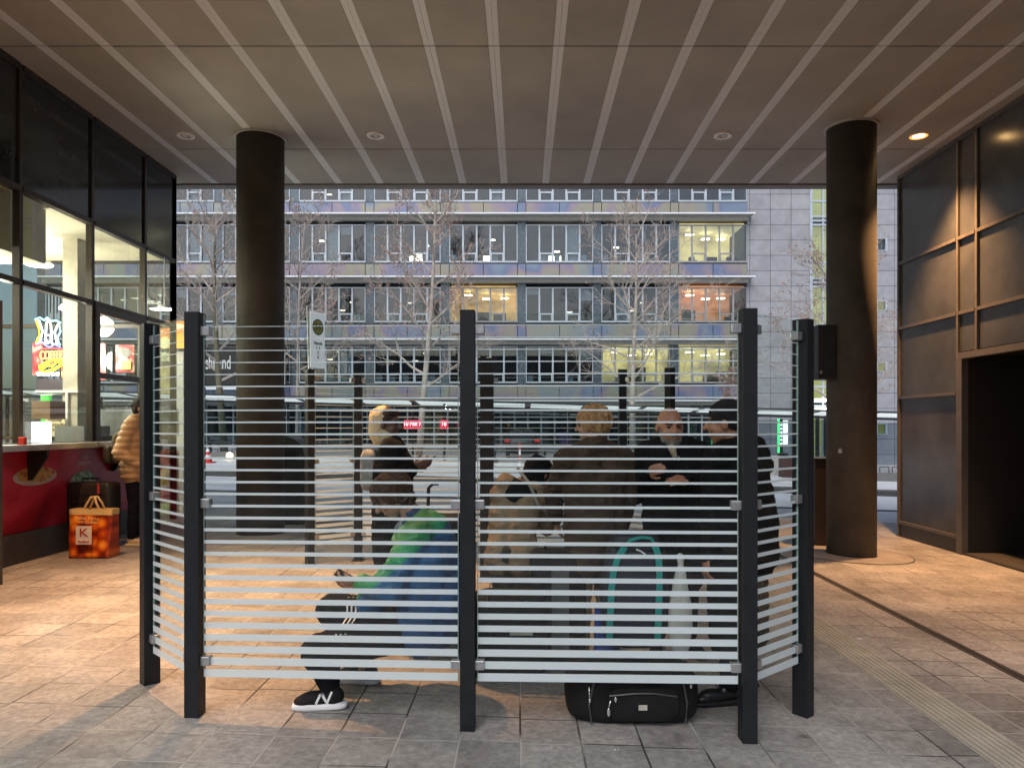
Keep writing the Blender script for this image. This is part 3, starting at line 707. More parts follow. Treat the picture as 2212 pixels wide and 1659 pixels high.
# bus stop sign
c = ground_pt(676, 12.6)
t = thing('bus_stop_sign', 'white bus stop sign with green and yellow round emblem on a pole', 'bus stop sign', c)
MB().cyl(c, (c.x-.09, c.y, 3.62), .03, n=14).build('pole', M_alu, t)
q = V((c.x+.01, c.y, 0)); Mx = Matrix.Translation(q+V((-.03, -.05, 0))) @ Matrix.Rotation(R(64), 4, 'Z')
mb = MB(); mb.box(-.02, .34, -.012, .012, 2.55, 3.52, M=Mx); pl = mb.build('sign_plate', pm('sign_white_glow', (.8, .8, .8), .4, var=.03, emit=(.8, .84, .88), es=.35), t, bevel=.01)  # emission brightens the white plate, which is no lamp
def dd(r0, r1, off, m, nm):
    mb = MB(); k = 30; vs = []
    for r in (r0, r1):
        for i in range(k): a = 2*math.pi*i/k; vs.append(Mx @ V((.16+r*math.cos(a), -.012-off, 3.26+r*math.sin(a))))
    mb.add(vs, [(i, (i+1) % k, k+(i+1) % k, k+i) for i in range(k)]); mb.build(nm, m, pl)
dd(.0001, .115, .003, pm('sign_yellow', (.7, .55, .05), .4), 'emblem'); dd(.115, .14, .003, pm('sign_green', (.03, .2, .08), .4), 'emblem_ring')
text('emblem_letter', 'H', pm('sign_green', (.03, .2, .08), .4), .2, Mx @ Matrix.Translation((.16, -.018, 3.26)) @ Matrix.Rotation(R(90), 4, 'X'), pl, .002)
text('route_lettering', 'Haltestelle\n3   4\n12\n76', M_black, .085, Mx @ Matrix.Translation((.16, -.016, 2.86)) @ Matrix.Rotation(R(90), 4, 'X'), pl, .002, .6)

# ------------------------------------------------------------------ office building across the street
BY = 40.0; S = FOC/BY
def fx(px): return (px-CX)/S
def fz(py): return EYE+(HY-py)/S
def irid():
    m, nt, b = newmat('iridescent_spandrel'); tc = N(nt, 'ShaderNodeTexCoord'); mp = N(nt, 'ShaderNodeMapping')
    mp.inputs['Scale'].default_value = (.55, .1, .35); mp.inputs['Rotation'].default_value = (0, R(35), 0)
    nz = N(nt, 'ShaderNodeTexNoise', Scale=.85, Detail=1.5, Distortion=.6); nt.links.new(tc.outputs['Object'], mp.inputs[0]); nt.links.new(mp.outputs[0], nz.inputs[0])
    o = ramp(nt, nz.outputs[0], [(.30, (.19, .25, .34)), (.40, (.15, .19, .32)), (.46, (.26, .22, .29)), (.53, (.30, .28, .22)), (.60, (.25, .28, .27)), (.72, (.16, .21, .33))])
    nt.links.new(o, b.inputs['Base Color']); b.inputs['Roughness'].default_value = .35; b.inputs['Metallic'].default_value = .25; return m
M_irid = irid()
M_bgrey = pm('facade_grey', (.22, .25, .28), .5, .1, .12, 1)
M_cor = pm('cornice_white', (.78, .82, .86), .45, 0, .04)
M_sof = pm('cornice_soffit', (.40, .40, .38), .6, emit=(.6, .62, .6), es=.03)  # faint emission lightens the under-lit soffit
M_stone = None
def stonem():
    m, nt, b = newmat('grey_stone_cladding'); tc = N(nt, 'ShaderNodeTexCoord'); sp = N(nt, 'ShaderNodeSeparateXYZ'); nt.links.new(tc.outputs['Object'], sp.inputs[0])
    cb = N(nt, 'ShaderNodeCombineXYZ'); nt.links.new(sp.outputs[0], cb.inputs[0]); nt.links.new(sp.outputs[2], cb.inputs[1])
    br = N(nt, 'ShaderNodeTexBrick'); br.offset = 0; br.inputs['Scale'].default_value = 1; br.inputs['Brick Width'].default_value = 1.13; br.inputs['Row Height'].default_value = .835; br.inputs['Mortar Size'].default_value = .018
    br.inputs['Color1'].default_value = (.30, .31, .34, 1); br.inputs['Color2'].default_value = (.35, .36, .39, 1); br.inputs['Mortar'].default_value = (.12, .12, .14, 1)
    nt.links.new(cb.outputs[0], br.inputs[0]); nz = N(nt, 'ShaderNodeTexNoise', Scale=2, Detail=6); nt.links.new(tc.outputs['Object'], nz.inputs[0])
    mx = N(nt, 'ShaderNodeMix', data_type='RGBA', blend_type='MULTIPLY'); mx.inputs[0].default_value = 1; nt.links.new(br.outputs[0], mx.inputs[6]); nt.links.new(ramp(nt, nz.outputs[0], [(.3, (.85, .85, .85)), (.7, (1.1, 1.1, 1.1))]), mx.inputs[7])
    nt.links.new(mx.outputs[2], b.inputs['Base Color']); b.inputs['Roughness'].default_value = .6; return m
M_stone = stonem()
ob = thing('office_building', 'office building across the street with ribbon windows and pastel iridescent panels', 'building', (fx(900), BY, 0))
stor = [(437, 352, 440, 466, 469), (568, 486, 572, 600, 603), (697, 621, 702, 731, 736), (828, 748, 834, 862, 866)]   # win bottom, win top, spandrel top/bottom, cornice
stor = [(304, 218, 308, 334, 336)] + stor
xl, xr = fx(100), fx(1613)
piers = [(136, 155), (300, 319), (464, 482), (627, 647), (790, 809), (952, 971), (1118, 1136), (1281, 1299), (1447, 1465)]
bays = []
e = 100
for a, b in piers: bays.append((e, a)); e = b
bays.append((e, 1613))
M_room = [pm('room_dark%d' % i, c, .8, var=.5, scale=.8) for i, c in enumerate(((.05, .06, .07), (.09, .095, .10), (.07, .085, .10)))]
# slabs, pier, back walls
mb = MB(); zt = fz(200)
for (wb, wt, s0, s1, co) in stor:
    mb.box(xl, xr, BY+.08, BY+4, fz(s1)-.25, fz(wb)+.01)
mb.box(xl, xr, BY+4, BY+4.2, -1, zt); mb.box(xl, xr, BY+.05, BY+8, zt-.1, zt+.6)
mb.box(xr-.12, xr, BY+.02, BY+4, -1, zt); mb.box(xl-.5, xl, BY, BY+4, -1, zt+.6)
mb.build('floor_slab', M_room[1], ob)
for a, b in piers:
    mb = MB(); mb.box(fx(a), fx(b), BY-.02, BY+3.9, fz(866), fz(200)); mb.build('pier', pm('pier_glass', (.10, .13, .155), .25, .3, .2), ob)
mb = MB()
for (wb, wt, s0, s1, co) in stor:
    for a, b in bays: 
        w = (b-a); n = 2 if w > 100 else 1
        for k in range(n): MB().box(fx(a+w*k/n)+.02, fx(a+w*(k+1)/n)-.02, BY-.14, BY-.08, fz(s1), fz(s0)).build('spandrel_panel', M_irid, ob)
    for a, b in piers: mb.box(fx(a)+.02, fx(b)-.02, BY-.14, BY-.08, fz(s1), fz(s0))
mb.build('pier_panel', M_irid, ob)
mb = MB()
for (wb, wt, s0, s1, co) in stor: mb.box(xl, xr, BY-.078, BY+.0, fz(s1)-.02, fz(s0)+.07)
mb.build('panel_backing', pm('panel_gap', (.04, .045, .05), .6), ob)
mb = MB(); mc = MB()
for (wb, wt, s0, s1, co) in stor:
    mb.box(xl, xr+.25, BY-.75, BY-.70, fz(co)-.04, fz(co)+.035)
    mc.box(xl, xr+.2, BY-.70, BY+.02, fz(co)-.035, fz(co)+.03)
    mc.box(xl, xr+.03, BY-.35, BY+.02, fz(co)-.24, fz(co)-.036)
mb.build('cornice', M_cor, ob); mc.build('cornice_soffit', M_sof, ob)
rng = random.Random(3)
M_blind = pm('pale_blind', (.30, .37, .40), .7, var=.06)
lit = {(2, 9): (1, .84, .42), (3, 6): (1, .66, .22), (3, 9): (1, .45, .2), (4, 8): (1, .85, .45), (4, 9): (1, .84, .42)}
M_lampw = emitm('office_lamp', (1, .9, .62), 10)
for si, (wb, wt, s0, s1, co) in enumerate(stor):
    z0, z1 = fz(wb), fz(wt)
    for bi, (a, b) in enumerate(bays):
        if b-a < 40 and bi == 0: pass
        X0, X1 = fx(a), fx(b); n = 5; w = (X1-X0)/n; fw = .045
        fr = MB()
        fr.box(X0, X1, BY-.06, BY+.04, z0, z0+.09); fr.box(X0, X1, BY-.06, BY+.04, z1-.06, z1)
        for k in range(n+1):
            xx = X0+w*k; fr.box(max(X0, xx-fw), min(X1, xx+fw), BY-.07, BY+.03, z0+.091, z1-.061)
        for k in (1, 3):
            zz = z0+(z1-z0)*(.24 if si > 0 else .42); fr.box(X0+w*k+fw, X0+w*(k+1)-fw, BY-.055, BY+.02, zz-.04, zz+.04)
            fr.box(X0+w*k+fw, X0+w*k+fw+.04, BY-.055, BY+.02, z0+.091, zz-.041); fr.box(X0+w*(k+1)-fw-.04, X0+w*(k+1)-fw, BY-.055, BY+.02, z0+.091, zz-.041)
        wf = fr.build('window', M_bframe if (si, bi) not in lit else pm('frame_shadow', (.3, .31, .32), .4), ob)
        MB().box(X0+.03, X1-.03, BY+.001, BY+.012, z0+.02, z1-.02).build('pane', M_wglass, wf)
        # contents
        if (si, bi) in lit:
            c = lit[(si, bi)]; k = .8 if si != 3 else .6
            nm = 'lit_room_%d%d' % (si, bi)
            m, nt, bb = newmat(nm); tc = N(nt, 'ShaderNodeTexCoord'); mp = N(nt, 'ShaderNodeMapping'); mp.inputs['Scale'].default_value = (.5, .4, 1.0); nz = N(nt, 'ShaderNodeTexNoise', Scale=1.1, Detail=4)
            nt.links.new(tc.outputs['Object'], mp.inputs[0]); nt.links.new(mp.outputs[0], nz.inputs[0])
            o = ramp(nt, nz.outputs[0], [(.3, tuple(q*.28 for q in c)), (.5, tuple(q*.75 for q in c)), (.7, c)])
            nt.links.new(o, bb.inputs['Base Color']); nt.links.new(o, bb.inputs['Emission Color']); bb.inputs['Emission Strength'].default_value = k  # room lighting put into the wall colour as emission
            mb = MB(); mb.box(X0+.1, X1-.1, BY+2.9, BY+3, z0-.1, z1+.1); mb.box(X0+.1, X1-.1, BY+.1, BY+2.9, z1+.02, z1+.1); mb.box(X0+.05, X0+.1, BY+.1, BY+3, z0-.1, z1); mb.box(X1-.1, X1-.05, BY+.1, BY+3, z0-.1, z1)
            mb.build('lit_room', m, wf)
            mb = MB()
            for q in range(3): 
                xx = X0+(.25+.27*q)*(X1-X0); mb.box(xx-.22, xx+.22, BY+1.2+q*.5, BY+1.5+q*.5, z1-.22-.12*(q % 2), z1-.17-.12*(q % 2))
            mb.build('room_lamp', M_lampw, wf)
            mb = MB()
            for q in range(4):
                xx = X0+.3+rng.random()*(X1-X0-.9); hh = .3+rng.random()*.7; mb.box(xx, xx+.25+rng.random()*.5, BY+1.6, BY+1.9, z0, z0+hh)
            mb.build('furniture', pm('office_dark', (.1, .09, .08), .6), wf)
        else:
            mb = MB()
            for q in range(n):
                r_ = rng.random()
                if r_ < .15: mb.box(X0+w*q+.05, X0+w*(q+1)-.05, BY+.10, BY+.13, z0+.05, z1-.05)
                elif r_ < .30: mb.box(X0+w*q+.05, X0+w*(q+1)-.05, BY+.10, BY+.13, z1-(z1-z0)*rng.uniform(.15, .4), z1-.05)
                elif r_ < .55 and si > 1: mb.box(X0+w*q+.08, X0+w*q+.4, BY+.10, BY+.13, z0+.1, z0+.45)
            if mb.v: mb.build('blind', M_blind, wf)
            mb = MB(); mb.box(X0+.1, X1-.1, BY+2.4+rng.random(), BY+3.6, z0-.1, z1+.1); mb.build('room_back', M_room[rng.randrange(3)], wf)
            if rng.random() < .65 or (si, bi) in ((2, 4), (2, 6), (2, 7)):
                mb = MB(); xx = X0+rng.uniform(.2, .8)*(X1-X0); zz = z0+rng.uniform(.35, .8)*(z1-z0)
                mb.box(xx-.15, xx+.15, BY+1.5, BY+1.6, zz, zz+.06)
                if rng.random() < .6: mb.box(xx+.5, xx+.58, BY+1.2, BY+1.3, zz+.4, zz+.47)
                if (si, bi) in ((2, 6), (2, 7), (2, 5)): mb.box(xx-.5, xx+.2, BY+1.1, BY+1.3, z0+.35, z0+.62)
                mb.build('room_lamp', M_lampw if si == 2 else emitm('office_lamp_dim', (1, .85, .6), 3), wf)
# ground floor
fr = MB(); zg, zc = -1.0, fz(872)
k = 100
while k < 1612:
    fr.box(fx(k)-.04, fx(k)+.04, BY-.05, BY+.03, zg, zc); k += 28.9
for z in (zc-.05, zc-.75, zc-1.7, .35): fr.box(xl, xr, BY-.052, BY+.028, z-.035, z+.035)
gf = fr.build('shopfront_frame', pm('shop_frame', (.28, .31, .33), .45), ob)
MB().box(xl, xr, BY+.0285, BY+.038, zg, zc-.05).build('shopfront_pane', M_wglass, gf)
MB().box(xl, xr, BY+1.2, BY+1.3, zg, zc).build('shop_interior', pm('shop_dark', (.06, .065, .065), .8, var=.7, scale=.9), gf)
mb = MB()
for k in range(14):
    xx = xl+2+k*2.7+rng.random(); mb.box(xx, xx+.3+rng.random()*.8, BY+.7, BY+.8, .2+rng.random()*.5, 1+rng.random()*1.4)
mb.build('shop_display', pm('shop_stuff', (.25, .27, .26), .6, var=.5, scale=1.5), gf)
MB().box(xl, xr, BY-.12, BY+.0, -1, .28).build('plinth', pm('stone_plinth', (.28, .29, .3), .6), ob)
# shop sign
sgn = thing('shop_sign', 'black shop fascia sign with white lettering behind the left screen panel', 'sign', P(470, 790, 39.4))
MB().box(fx(395), fx(625), BY-.45, BY-.37, fz(832), fz(752)).build('sign_board', pm('black_sign', (.012, .012, .014), .4), sgn)
text('sign_lettering', 'Nachtland', M_white, 1.05, frameM((fx(466), BY-.46, fz(786)), (1, 0, 0), (0, 0, 1)), sgn, .01, .47)
MB().box(fx(395), fx(620), BY-.9, BY-.38, fz(843), fz(838)).build('ledge', M_cor, sgn)
MB().box(fx(595), fx(622), BY-.5, BY-.46, fz(832), fz(765)).build('white_panel', M_white, sgn)

# stone clad neighbour with stair window
nb = thing('stone_building', 'grey stone clad building with a tall yellow stair window', 'building', (fx(1800), BY, 0))
W = MB(); zt = fz(150)
W.box(fx(1613.5), fx(1748), BY-.05, BY+.4, -1.2, zt); W.box(fx(1806), fx(1893), BY-.05, BY+.4, -1.2, zt); W.box(fx(1916), fx(2600), BY-.05, BY+.4, -1.2, zt)
W.box(fx(1748), fx(1806), BY-.05, BY+.4, fz(1200)*0-1.2, -1.0); W.box(fx(1748), fx(1806), BY-.05, BY+.4, fz(980)+.02, fz(980)+.03)
sw_ = [(377, 404), (515, 543), (650, 673), (782, 804), (914, 939)]
ylast = fz(1000)-5
edges = sorted([(fz(b), fz(a)) for a, b in sw_]); zc = -1.2
for z0, z1 in edges: W.box(fx(1893), fx(1916), BY-.05, BY+.4, zc, z0); zc = z1
W.box(fx(1893), fx(1916), BY-.05, BY+.4, zc, zt)
W.build('wall', M_stone, nb)
M_yel = emitm('yellow_stair_glow', (.80, .72, .26), .62)  # stairwell lighting put into the wall as emission
M_yel2 = pm('small_window_glow', (.6, .55, .2), .6, emit=(.8, .75, .25), es=.4)  # emission stands in for light inside the small rooms
mb = MB()
for i, (z0, z1) in enumerate(edges):
    o = MB(); f = .05
    o.box(fx(1893), fx(1916), BY-.08, BY+.0, z0, z0+f); o.box(fx(1893), fx(1916), BY-.08, BY, z1-f, z1); o.box(fx(1893), fx(1893)+f, BY-.08, BY, z0+f, z1-f); o.box(fx(1916)-.12, fx(1916), BY-.08, BY, z0+f, z1-f)
    wf = o.build('window', M_bframe, nb); MB().box(fx(1893)+f, fx(1916)-.12, BY+.02, BY+.03, z0+f, z1-f).build('pane', M_wglass, wf)
    MB().box(fx(1893), fx(1916), BY+.3, BY+.35, z0, z1).build('room_back', M_yel2 if i in (0, 1, 2) else M_room[1], wf)
# stair window
o = MB(); zz = -1.0
o.box(fx(1748), fx(1748)+.14, BY-.12, BY+.05, -1, zt); o.box(fx(1806)-.14, fx(1806), BY-.12, BY+.05, -1, zt); o.box(fx(1777)-.05, fx(1777)+.05, BY-.08, BY+.0, -1, zt)
st = []
for k in range(-2, 4):
    b0 = 487+133*k
    for off in (-18, 0, 82, 124): o.box(fx(1748)+.14, fx(1806)-.14, BY-.1, BY+.02, fz(b0+off)-.05, fz(b0+off)+.05)
    st.append((b0-17, b0-2))
wf = o.build('stair_window', M_bframe, nb); MB().box(fx(1748)+.1, fx(1806)-.1, BY+.03, BY+.04, -1, zt).build('pane', M_wglass, wf)
MB().box(fx(1748), fx(1806), BY+.5, BY+.55, -1, zt).build('stair_wall', M_yel, wf)
mb = MB()
for a, b in st: mb.box(fx(1748)+.1, fx(1806)-.1, BY+.2, BY+.45, fz(b), fz(a))
mb.build('landing', pm('landing', (.12, .14, .16), .5), wf)
mb = MB(); mb.box(fx(1752), fx(1806), BY-.6, BY-.5, fz(868), fz(862)); mb.box(fx(1752), fx(1806), BY-.6, BY-.5, fz(886), fz(881)); mb.build('entrance_light', emitm('entry_light', (1, .97, .85), 5), nb)
mb = MB()
for px in (1758, 1776): mb.box(fx(px), fx(px)+.18, BY-.3, BY-.2, -.8, fz(892))
mb.build('entrance_post', M_black, nb)

# ------------------------------------------------------------------ bus shelter canopy along the street
cp = thing('shelter_canopy', 'long white glass bus shelter canopy along the far platform', 'bus shelter', (0, 30, 0))
def cz(x): return 2.50-.0262*x
mb = MB(); md = MB(); mp_ = MB()
x = -28.0; widths = []
rng = random.Random(8)
x1 = 26.0
fr_ = MB()
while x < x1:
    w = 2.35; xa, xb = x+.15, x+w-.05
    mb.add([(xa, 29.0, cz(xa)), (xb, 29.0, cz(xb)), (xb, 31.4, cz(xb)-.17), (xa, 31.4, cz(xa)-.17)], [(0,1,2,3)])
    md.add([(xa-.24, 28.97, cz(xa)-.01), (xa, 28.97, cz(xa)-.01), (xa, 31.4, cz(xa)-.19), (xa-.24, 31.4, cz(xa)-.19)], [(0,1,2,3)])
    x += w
for i in range(54):
    a = -28+i; b = a+1
    for (yy, zo, h) in ((28.95, .0, .07), (31.42, -.20, .09)):
        md.add([(a, yy, cz(a)+zo-h), (b, yy, cz(b)+zo-h), (b, yy, cz(b)+zo+.01), (a, yy, cz(a)+zo+.01)], [(0,1,2,3)])
mb.build('roof_panel', pm('white_roof_glow', (.8, .82, .82), .4, var=.04, emit=(.8, .86, .88), es=.6), cp)  # emission stands in for daylight through the translucent roof
md.build('roof_frame', pm('roof_frame', (.03, .035, .045), .5), cp)
mb = MB()
for k in range(14):
    x = -26+k*4.0; mb.box(x-.05, x+.05, 31.2, 31.3, g(x, 31), cz(x)-.2)
mb.build('post', M_post, cp)
mb = MB()
for k in range(14):
    x = -26+k*4.0
    if k % 3 != 2: MB().box(x+.1, x+3.9, 31.24, 31.26, g(x, 31)+.3, g(x, 31)+2.1).build('rear_pane', M_wglass, cp)
mb = MB()
for k in range(14):
    x = -26+k*4.0
    if k % 3 == 0: mb.box(x+.6, x+3.2, 30.6, 31.0, g(x, 31)+.42, g(x, 31)+.47); mb.box(x+.8, x+.9, 30.7, 30.9, g(x, 31), g(x, 31)+.42); mb.box(x+2.9, x+3.0, 30.7, 30.9, g(x, 31), g(x, 31)+.42)
mb.build('seat', M_black, cp)
# low planters / walls near platform edge
def street_box(name, label, cat, px0, px1, ytop, d, depth, mat, extra=None, group=None):
    xa = (px0-CX)/FOC*d; xb = (px1-CX)/FOC*d; zt = EYE+(HY-ytop)/FOC*d; zb = min(g(xa, d), g(xb, d))-.05
    t = thing(name, label, cat, ((xa+xb)/2, d, g((xa+xb)/2, d)), group)
    MB().box(xa, xb, d, d+depth, zb, zt).build('body', mat, t, bevel=.02)
    return t, xa, xb, zt
M_plant = pm('planter', (.16, .16, .155), .6)
t, xa, xb, zt = street_box('planter_bench', 'low dark wall with seat rail at the platform edge left', 'bench', 380, 515, 978, 27, .5, M_plant)
mb = MB()
for k in range(6): x = xa+.2+k*(xb-xa-.4)/5; mb.tube([(x-.12, 27.2, zt), (x-.12, 27.2, zt+.13), (x+.12, 27.2, zt+.13), (x+.12, 27.2, zt)], .015, 6)
mb.build('armrest', M_black, t)
t, xa, xb, zt = street_box('planter_bench', 'low dark wall with seat rail visible right of the right column', 'bench', 1850, 2010, 1022, 25.5, .5, M_plant)
mb = MB()
for k in range(6): x = xa+.2+k*(xb-xa-.4)/5; mb.tube([(x-.16, 25.7, zt), (x-.16, 25.7, zt+.2), (x+.16, 25.7, zt+.2), (x+.16, 25.7, zt)], .018, 6)
mb.build('armrest', M_black, t)
street_box('concrete_block', 'pale concrete block beyond the road right of the screen', 'block', 1650, 1690, 985, 27, .6, pm('conc', (.4, .39, .37), .7))
street_box('dark_crate', 'dark red box standing beyond the road behind the right wing', 'box', 1692, 1712, 990, 26, .5, pm('dcrate', (.06, .025, .022), .6))
# globe lamp near bench
for px, py, lab in ((496, 984, 'small glowing globe lamp near the left low wall'),):
    c = P(px, py, 26.6); t = thing('globe_lamp', lab, 'lamp', c); MB().ell(c, .12).build('globe', emitm('globe', (1, .85, .5), 5), t, smooth=True); MB().cyl(c-V((0, 0, .1)), (c.x, c.y, g(c.x, c.y)), .03, n=8).build('stem', M_black, t)
# traffic cone
c = ground_pt(449, 24.5)
t = thing('traffic_cone', 'red and white traffic cone on the far platform at left', 'traffic cone', c)
MB().lathe([(.15, .03), (.12, .15)], c, 16).build('cone_base', pm('cone_red', (.6, .03, .03), .5), t, smooth=True); MB().lathe([(.12, .15), (.09, .27)], c, 16).build('white_band', M_white, t)
MB().lathe([(.09, .27), (.065, .37)], c, 16).build('red_band', pm('cone_red', (.6, .03, .03), .5), t); MB().lathe([(.065, .37), (.04, .45), (.001, .5)], c, 16).build('cone_tip', M_white, t)
MB().box(c.x-.2, c.x+.2, c.y-.2, c.y+.2, c.z, c.z+.035).build('foot', pm('cone_red', (.6, .03, .03), .5), t)
# red led displays
for px0, px1, lab, tx in ((872, 909, 'wide red lit display board beyond the woman', '10 Min 7'), (950, 968, 'small red lit display to the right of the wide one', '76')):
    d = 30.5; a = P(px0, 927, d); b = P(px1, 907, d)
    t = thing('led_display', lab, 'display board', (a.x, d, a.z), 'red led displays at the bus stop')
    MB().box(a.x, b.x, d, d+.1, a.z, b.z).build('display', emitm('led_glow', (.55, .02, .06), .9), t); text('led_lettering', tx, emitm('led_text', (1, .35, .4), 6), .26, frameM(((a.x+b.x)/2, d-.01, (a.z+b.z)/2+.03), (1, 0, 0), (0, 0, 1)), t, .005, .8)
    MB().cyl(((a.x+b.x)/2, d+.15, g(a.x, d)), ((a.x+b.x)/2, d+.15, cz(a.x)), .05, n=10).build('pole', M_post, t)
# green illuminated advertising pillar
d = 34; t = thing('lit_sign_pillar', 'dark sign pillar with green glowing edge and white panel', 'sign', ground_pt(1695, d))
def sb(nm, x0, x1, y0, y1, m, dd=d): a = P(x0, y1, dd); b = P(x1, y0, dd); MB().box(a.x, b.x, dd, dd+.08, a.z, b.z).build(nm, m, t)
sb('green_edge', 1681, 1684, 905, 978, emitm('green_neon', (.08, 1, .25), 3)); sb('dark_board', 1684.5, 1691, 905, 978, M_black); sb('white_panel', 1692, 1702, 908, 960, emitm('white_panel', (1, 1, 1), 1.8)); sb('plinth_board', 1681, 1702, 979, 1012, M_black)
M_let = emitm('pillar_letters', (1, 1, 1), 2.2); mb = MB()
for k in range(6): q = P(1688, 918+k*8, d-.03); mb.box(q.x-.045, q.x+.045, q.y, q.y+.02, q.z-.05, q.z+.05)
mb.build('pillar_marks', M_let, t)
# rear of parked dark car
c = ground_pt(1128, 37)
t = thing('parked_car', 'dark parked car seen from behind beyond the platform', 'car', c)
def carprof(p):
    if p.z > .12: p = V((p.x*(1-.28*(p.z-.12)/.55), p.y*(1-.35*(p.z-.12)/.55), p.z))
    return p
MB().rbox(c+V((0, 0, .78)), (1.75, 4.2, 1.2), .35, 10, fn=carprof).build('body', pm('car_paint', (.03, .032, .036), .25, .3), t, smooth=True)
mb = MB(); mb.box(c.x-.58, c.x+.58, c.y-1.95, c.y-1.5, c.z+.98, c.z+1.25); mb.build('rear_window', pm('car_glass', (.05, .06, .07), .1), t)
for s in (-1, 1):
    MB().box(c.x+s*.72-.13, c.x+s*.72+.13, c.y-2.12, c.y-2.0, c.z+.78, c.z+.92).build('tail_lamp', emitm('tail', (.6, .03, .02), .8), t)
    MB().cyl(c+V((s*.7-.1, -1.3, .31)), c+V((s*.7+.1, -1.3, .31)), .31, n=20).build('wheel', M_black, t)
MB().box(c.x-.25, c.x+.25, c.y-2.14, c.y-2.08, c.z+.55, c.z+.66).build('number_plate', M_white, t)
# red/white bollards
for px, d, lab in ((1123, 28, 'thin red and white bollard behind the bent over person'), (1052, 31, 'thin bollard farther left beyond the middle post')):
    c = ground_pt(px, d); t = thing('bollard', lab, 'bollard', c, 'thin bollards on the platform')
    for k in range(4): MB().cyl(c+V((0, 0, k*.22)), c+V((0, 0, k*.22+.22)), .04, n=10).build('band', (M_white, pm('cone_red', (.6, .03, .03), .5))[k % 2], t)

# ------------------------------------------------------------------ bare winter trees
M_bark = pm('pale_bark', (.40, .35, .31), .8, 0, .3, 4)
M_barkd = pm('mossy_bark', (.14, .125, .08), .85, 0, .3, 3)
M_leaf = pm('dry_leaf', (.42, .24, .19), .7, 0, .4, 2)
def tree(px, d, base_z, h, seed, spread, nl, label, trunkr=.13, lean=0, barkm=None, first=.28):
    rng = random.Random(seed); x = (px-CX)/FOC*d; z0 = g(x, d)
    t = thing('bare_tree', label, 'tree', (x, d, z0), 'bare street trees across the road')
    tr = MB(); br = MB(); lv = MB()
    pts = []; n = 12; w1, w2 = rng.uniform(0, 6), rng.uniform(0, 6)
    for i in range(n+1):
        k = i/n; pts.append(V((x+lean*k+.12*math.sin(w1+5*k)*k, d+.12*math.sin(w2+4*k)*k, z0+h*k)))
    tr.tube(pts, [trunkr*(1-.9*(i/n)**1.1)+.012 for i in range(n+1)], 9)
    tr.build('trunk', barkm or M_bark, t, smooth=True)
    def branch(p, dr, ln, r, lev):
        ns = 4 if lev < 2 else 3; q = [p]; dcur = dr.copy(); rr = [r]
        for i in range(ns):
            dcur = (dcur+V((rng.uniform(-.25, .25), rng.uniform(-.25, .25), rng.uniform(-.12, .2)))).normalized()
            q.append(q[-1]+dcur*ln/ns); rr.append(max(.0070, r*(1-.75*(i+1)/ns)))
        br.tube(q, rr, 5 if lev < 2 else 3)
        if lev < 3:
            m = (6, 5, 3)[lev]
            for j in range(m):
                k = .25+.75*(j+rng.random())/m; idx = min(ns-1, int(k*ns)); pp = q[idx].lerp(q[idx+1], k*ns-idx)
                side = dcur.cross(V((rng.uniform(-1, 1), rng.uniform(-1, 1), rng.uniform(-1, 1)))).normalized()
                nd = (dcur*.75+side*rng.uniform(.5, .9)+V((0, 0, .12))).normalized()
                branch(pp, nd, ln*rng.uniform(.38, .6), max(.0075, r*.5*(1-.4*k)), lev+1)
        if lev >= 2:
            for _ in range(2):
                if rng.random() < nl:
                    c = q[rng.randrange(1, len(q))]+V((rng.uniform(-.06, .06), rng.uniform(-.06, .06), rng.uniform(-.1, .02)))
                    a = V((rng.uniform(-1, 1), rng.uniform(-1, 1), rng.uniform(-1, 1))).normalized()*rng.uniform(.035, .06); b = a.cross(V((rng.uniform(-1, 1), rng.uniform(-1, 1), 1))).normalized()*rng.uniform(.025, .045)
                    lv.quad(c-a, c-b*.9, c+a, c+b)
    nb_ = 17
    for i in range(nb_):
        k = first+(.97-first)*i/(nb_-1); idx = min(n-1, int(k*n)); p = pts[idx].lerp(pts[idx+1], k*n-idx)
        az = i*2.4+rng.uniform(-.4, .4); up = .35+.75*k
        dr = V((math.cos(az), math.sin(az)*.8, up)).normalized()
        branch(p, dr, spread*(1.0-.62*(k-first))*rng.uniform(.75, 1.1), trunkr*.42*(1-.7*k)+.018, 0)
    br.build('crown', M_bark, t)
    if lv.v: lv.build('dead_leaves', M_leaf, t)
    return t
tree(484, 33, 0, 10.5, 11, 3.4, .15, 'leaning bare tree left of the left column', .17, -.6, M_barkd, .30)
tree(905, 33, 0, 12.6, 23, 3.3, .75, 'bare tree with clinging reddish leaves between left column and middle post', .15, .9, None, .25)
tree(1366, 33, 0, 10.3, 37, 3.6, .22, 'bare tree in front of the offices between the middle and right posts', .14, .1, None, .28)
tree(1800, 32, 0, 9.0, 53, 3.4, .45, 'bare tree half hidden by the right column', .13, .1, None, .3)
tree(640, 35, 0, 11.0, 71, 2.8, .2, 'thin bare tree just right of the left column', .08, .3, None, .35)
tree(1580, 35.5, 0, 4.3, 91, .9, .3, 'small bare sapling low in front of the right office bay', .04, .1, None, .45)

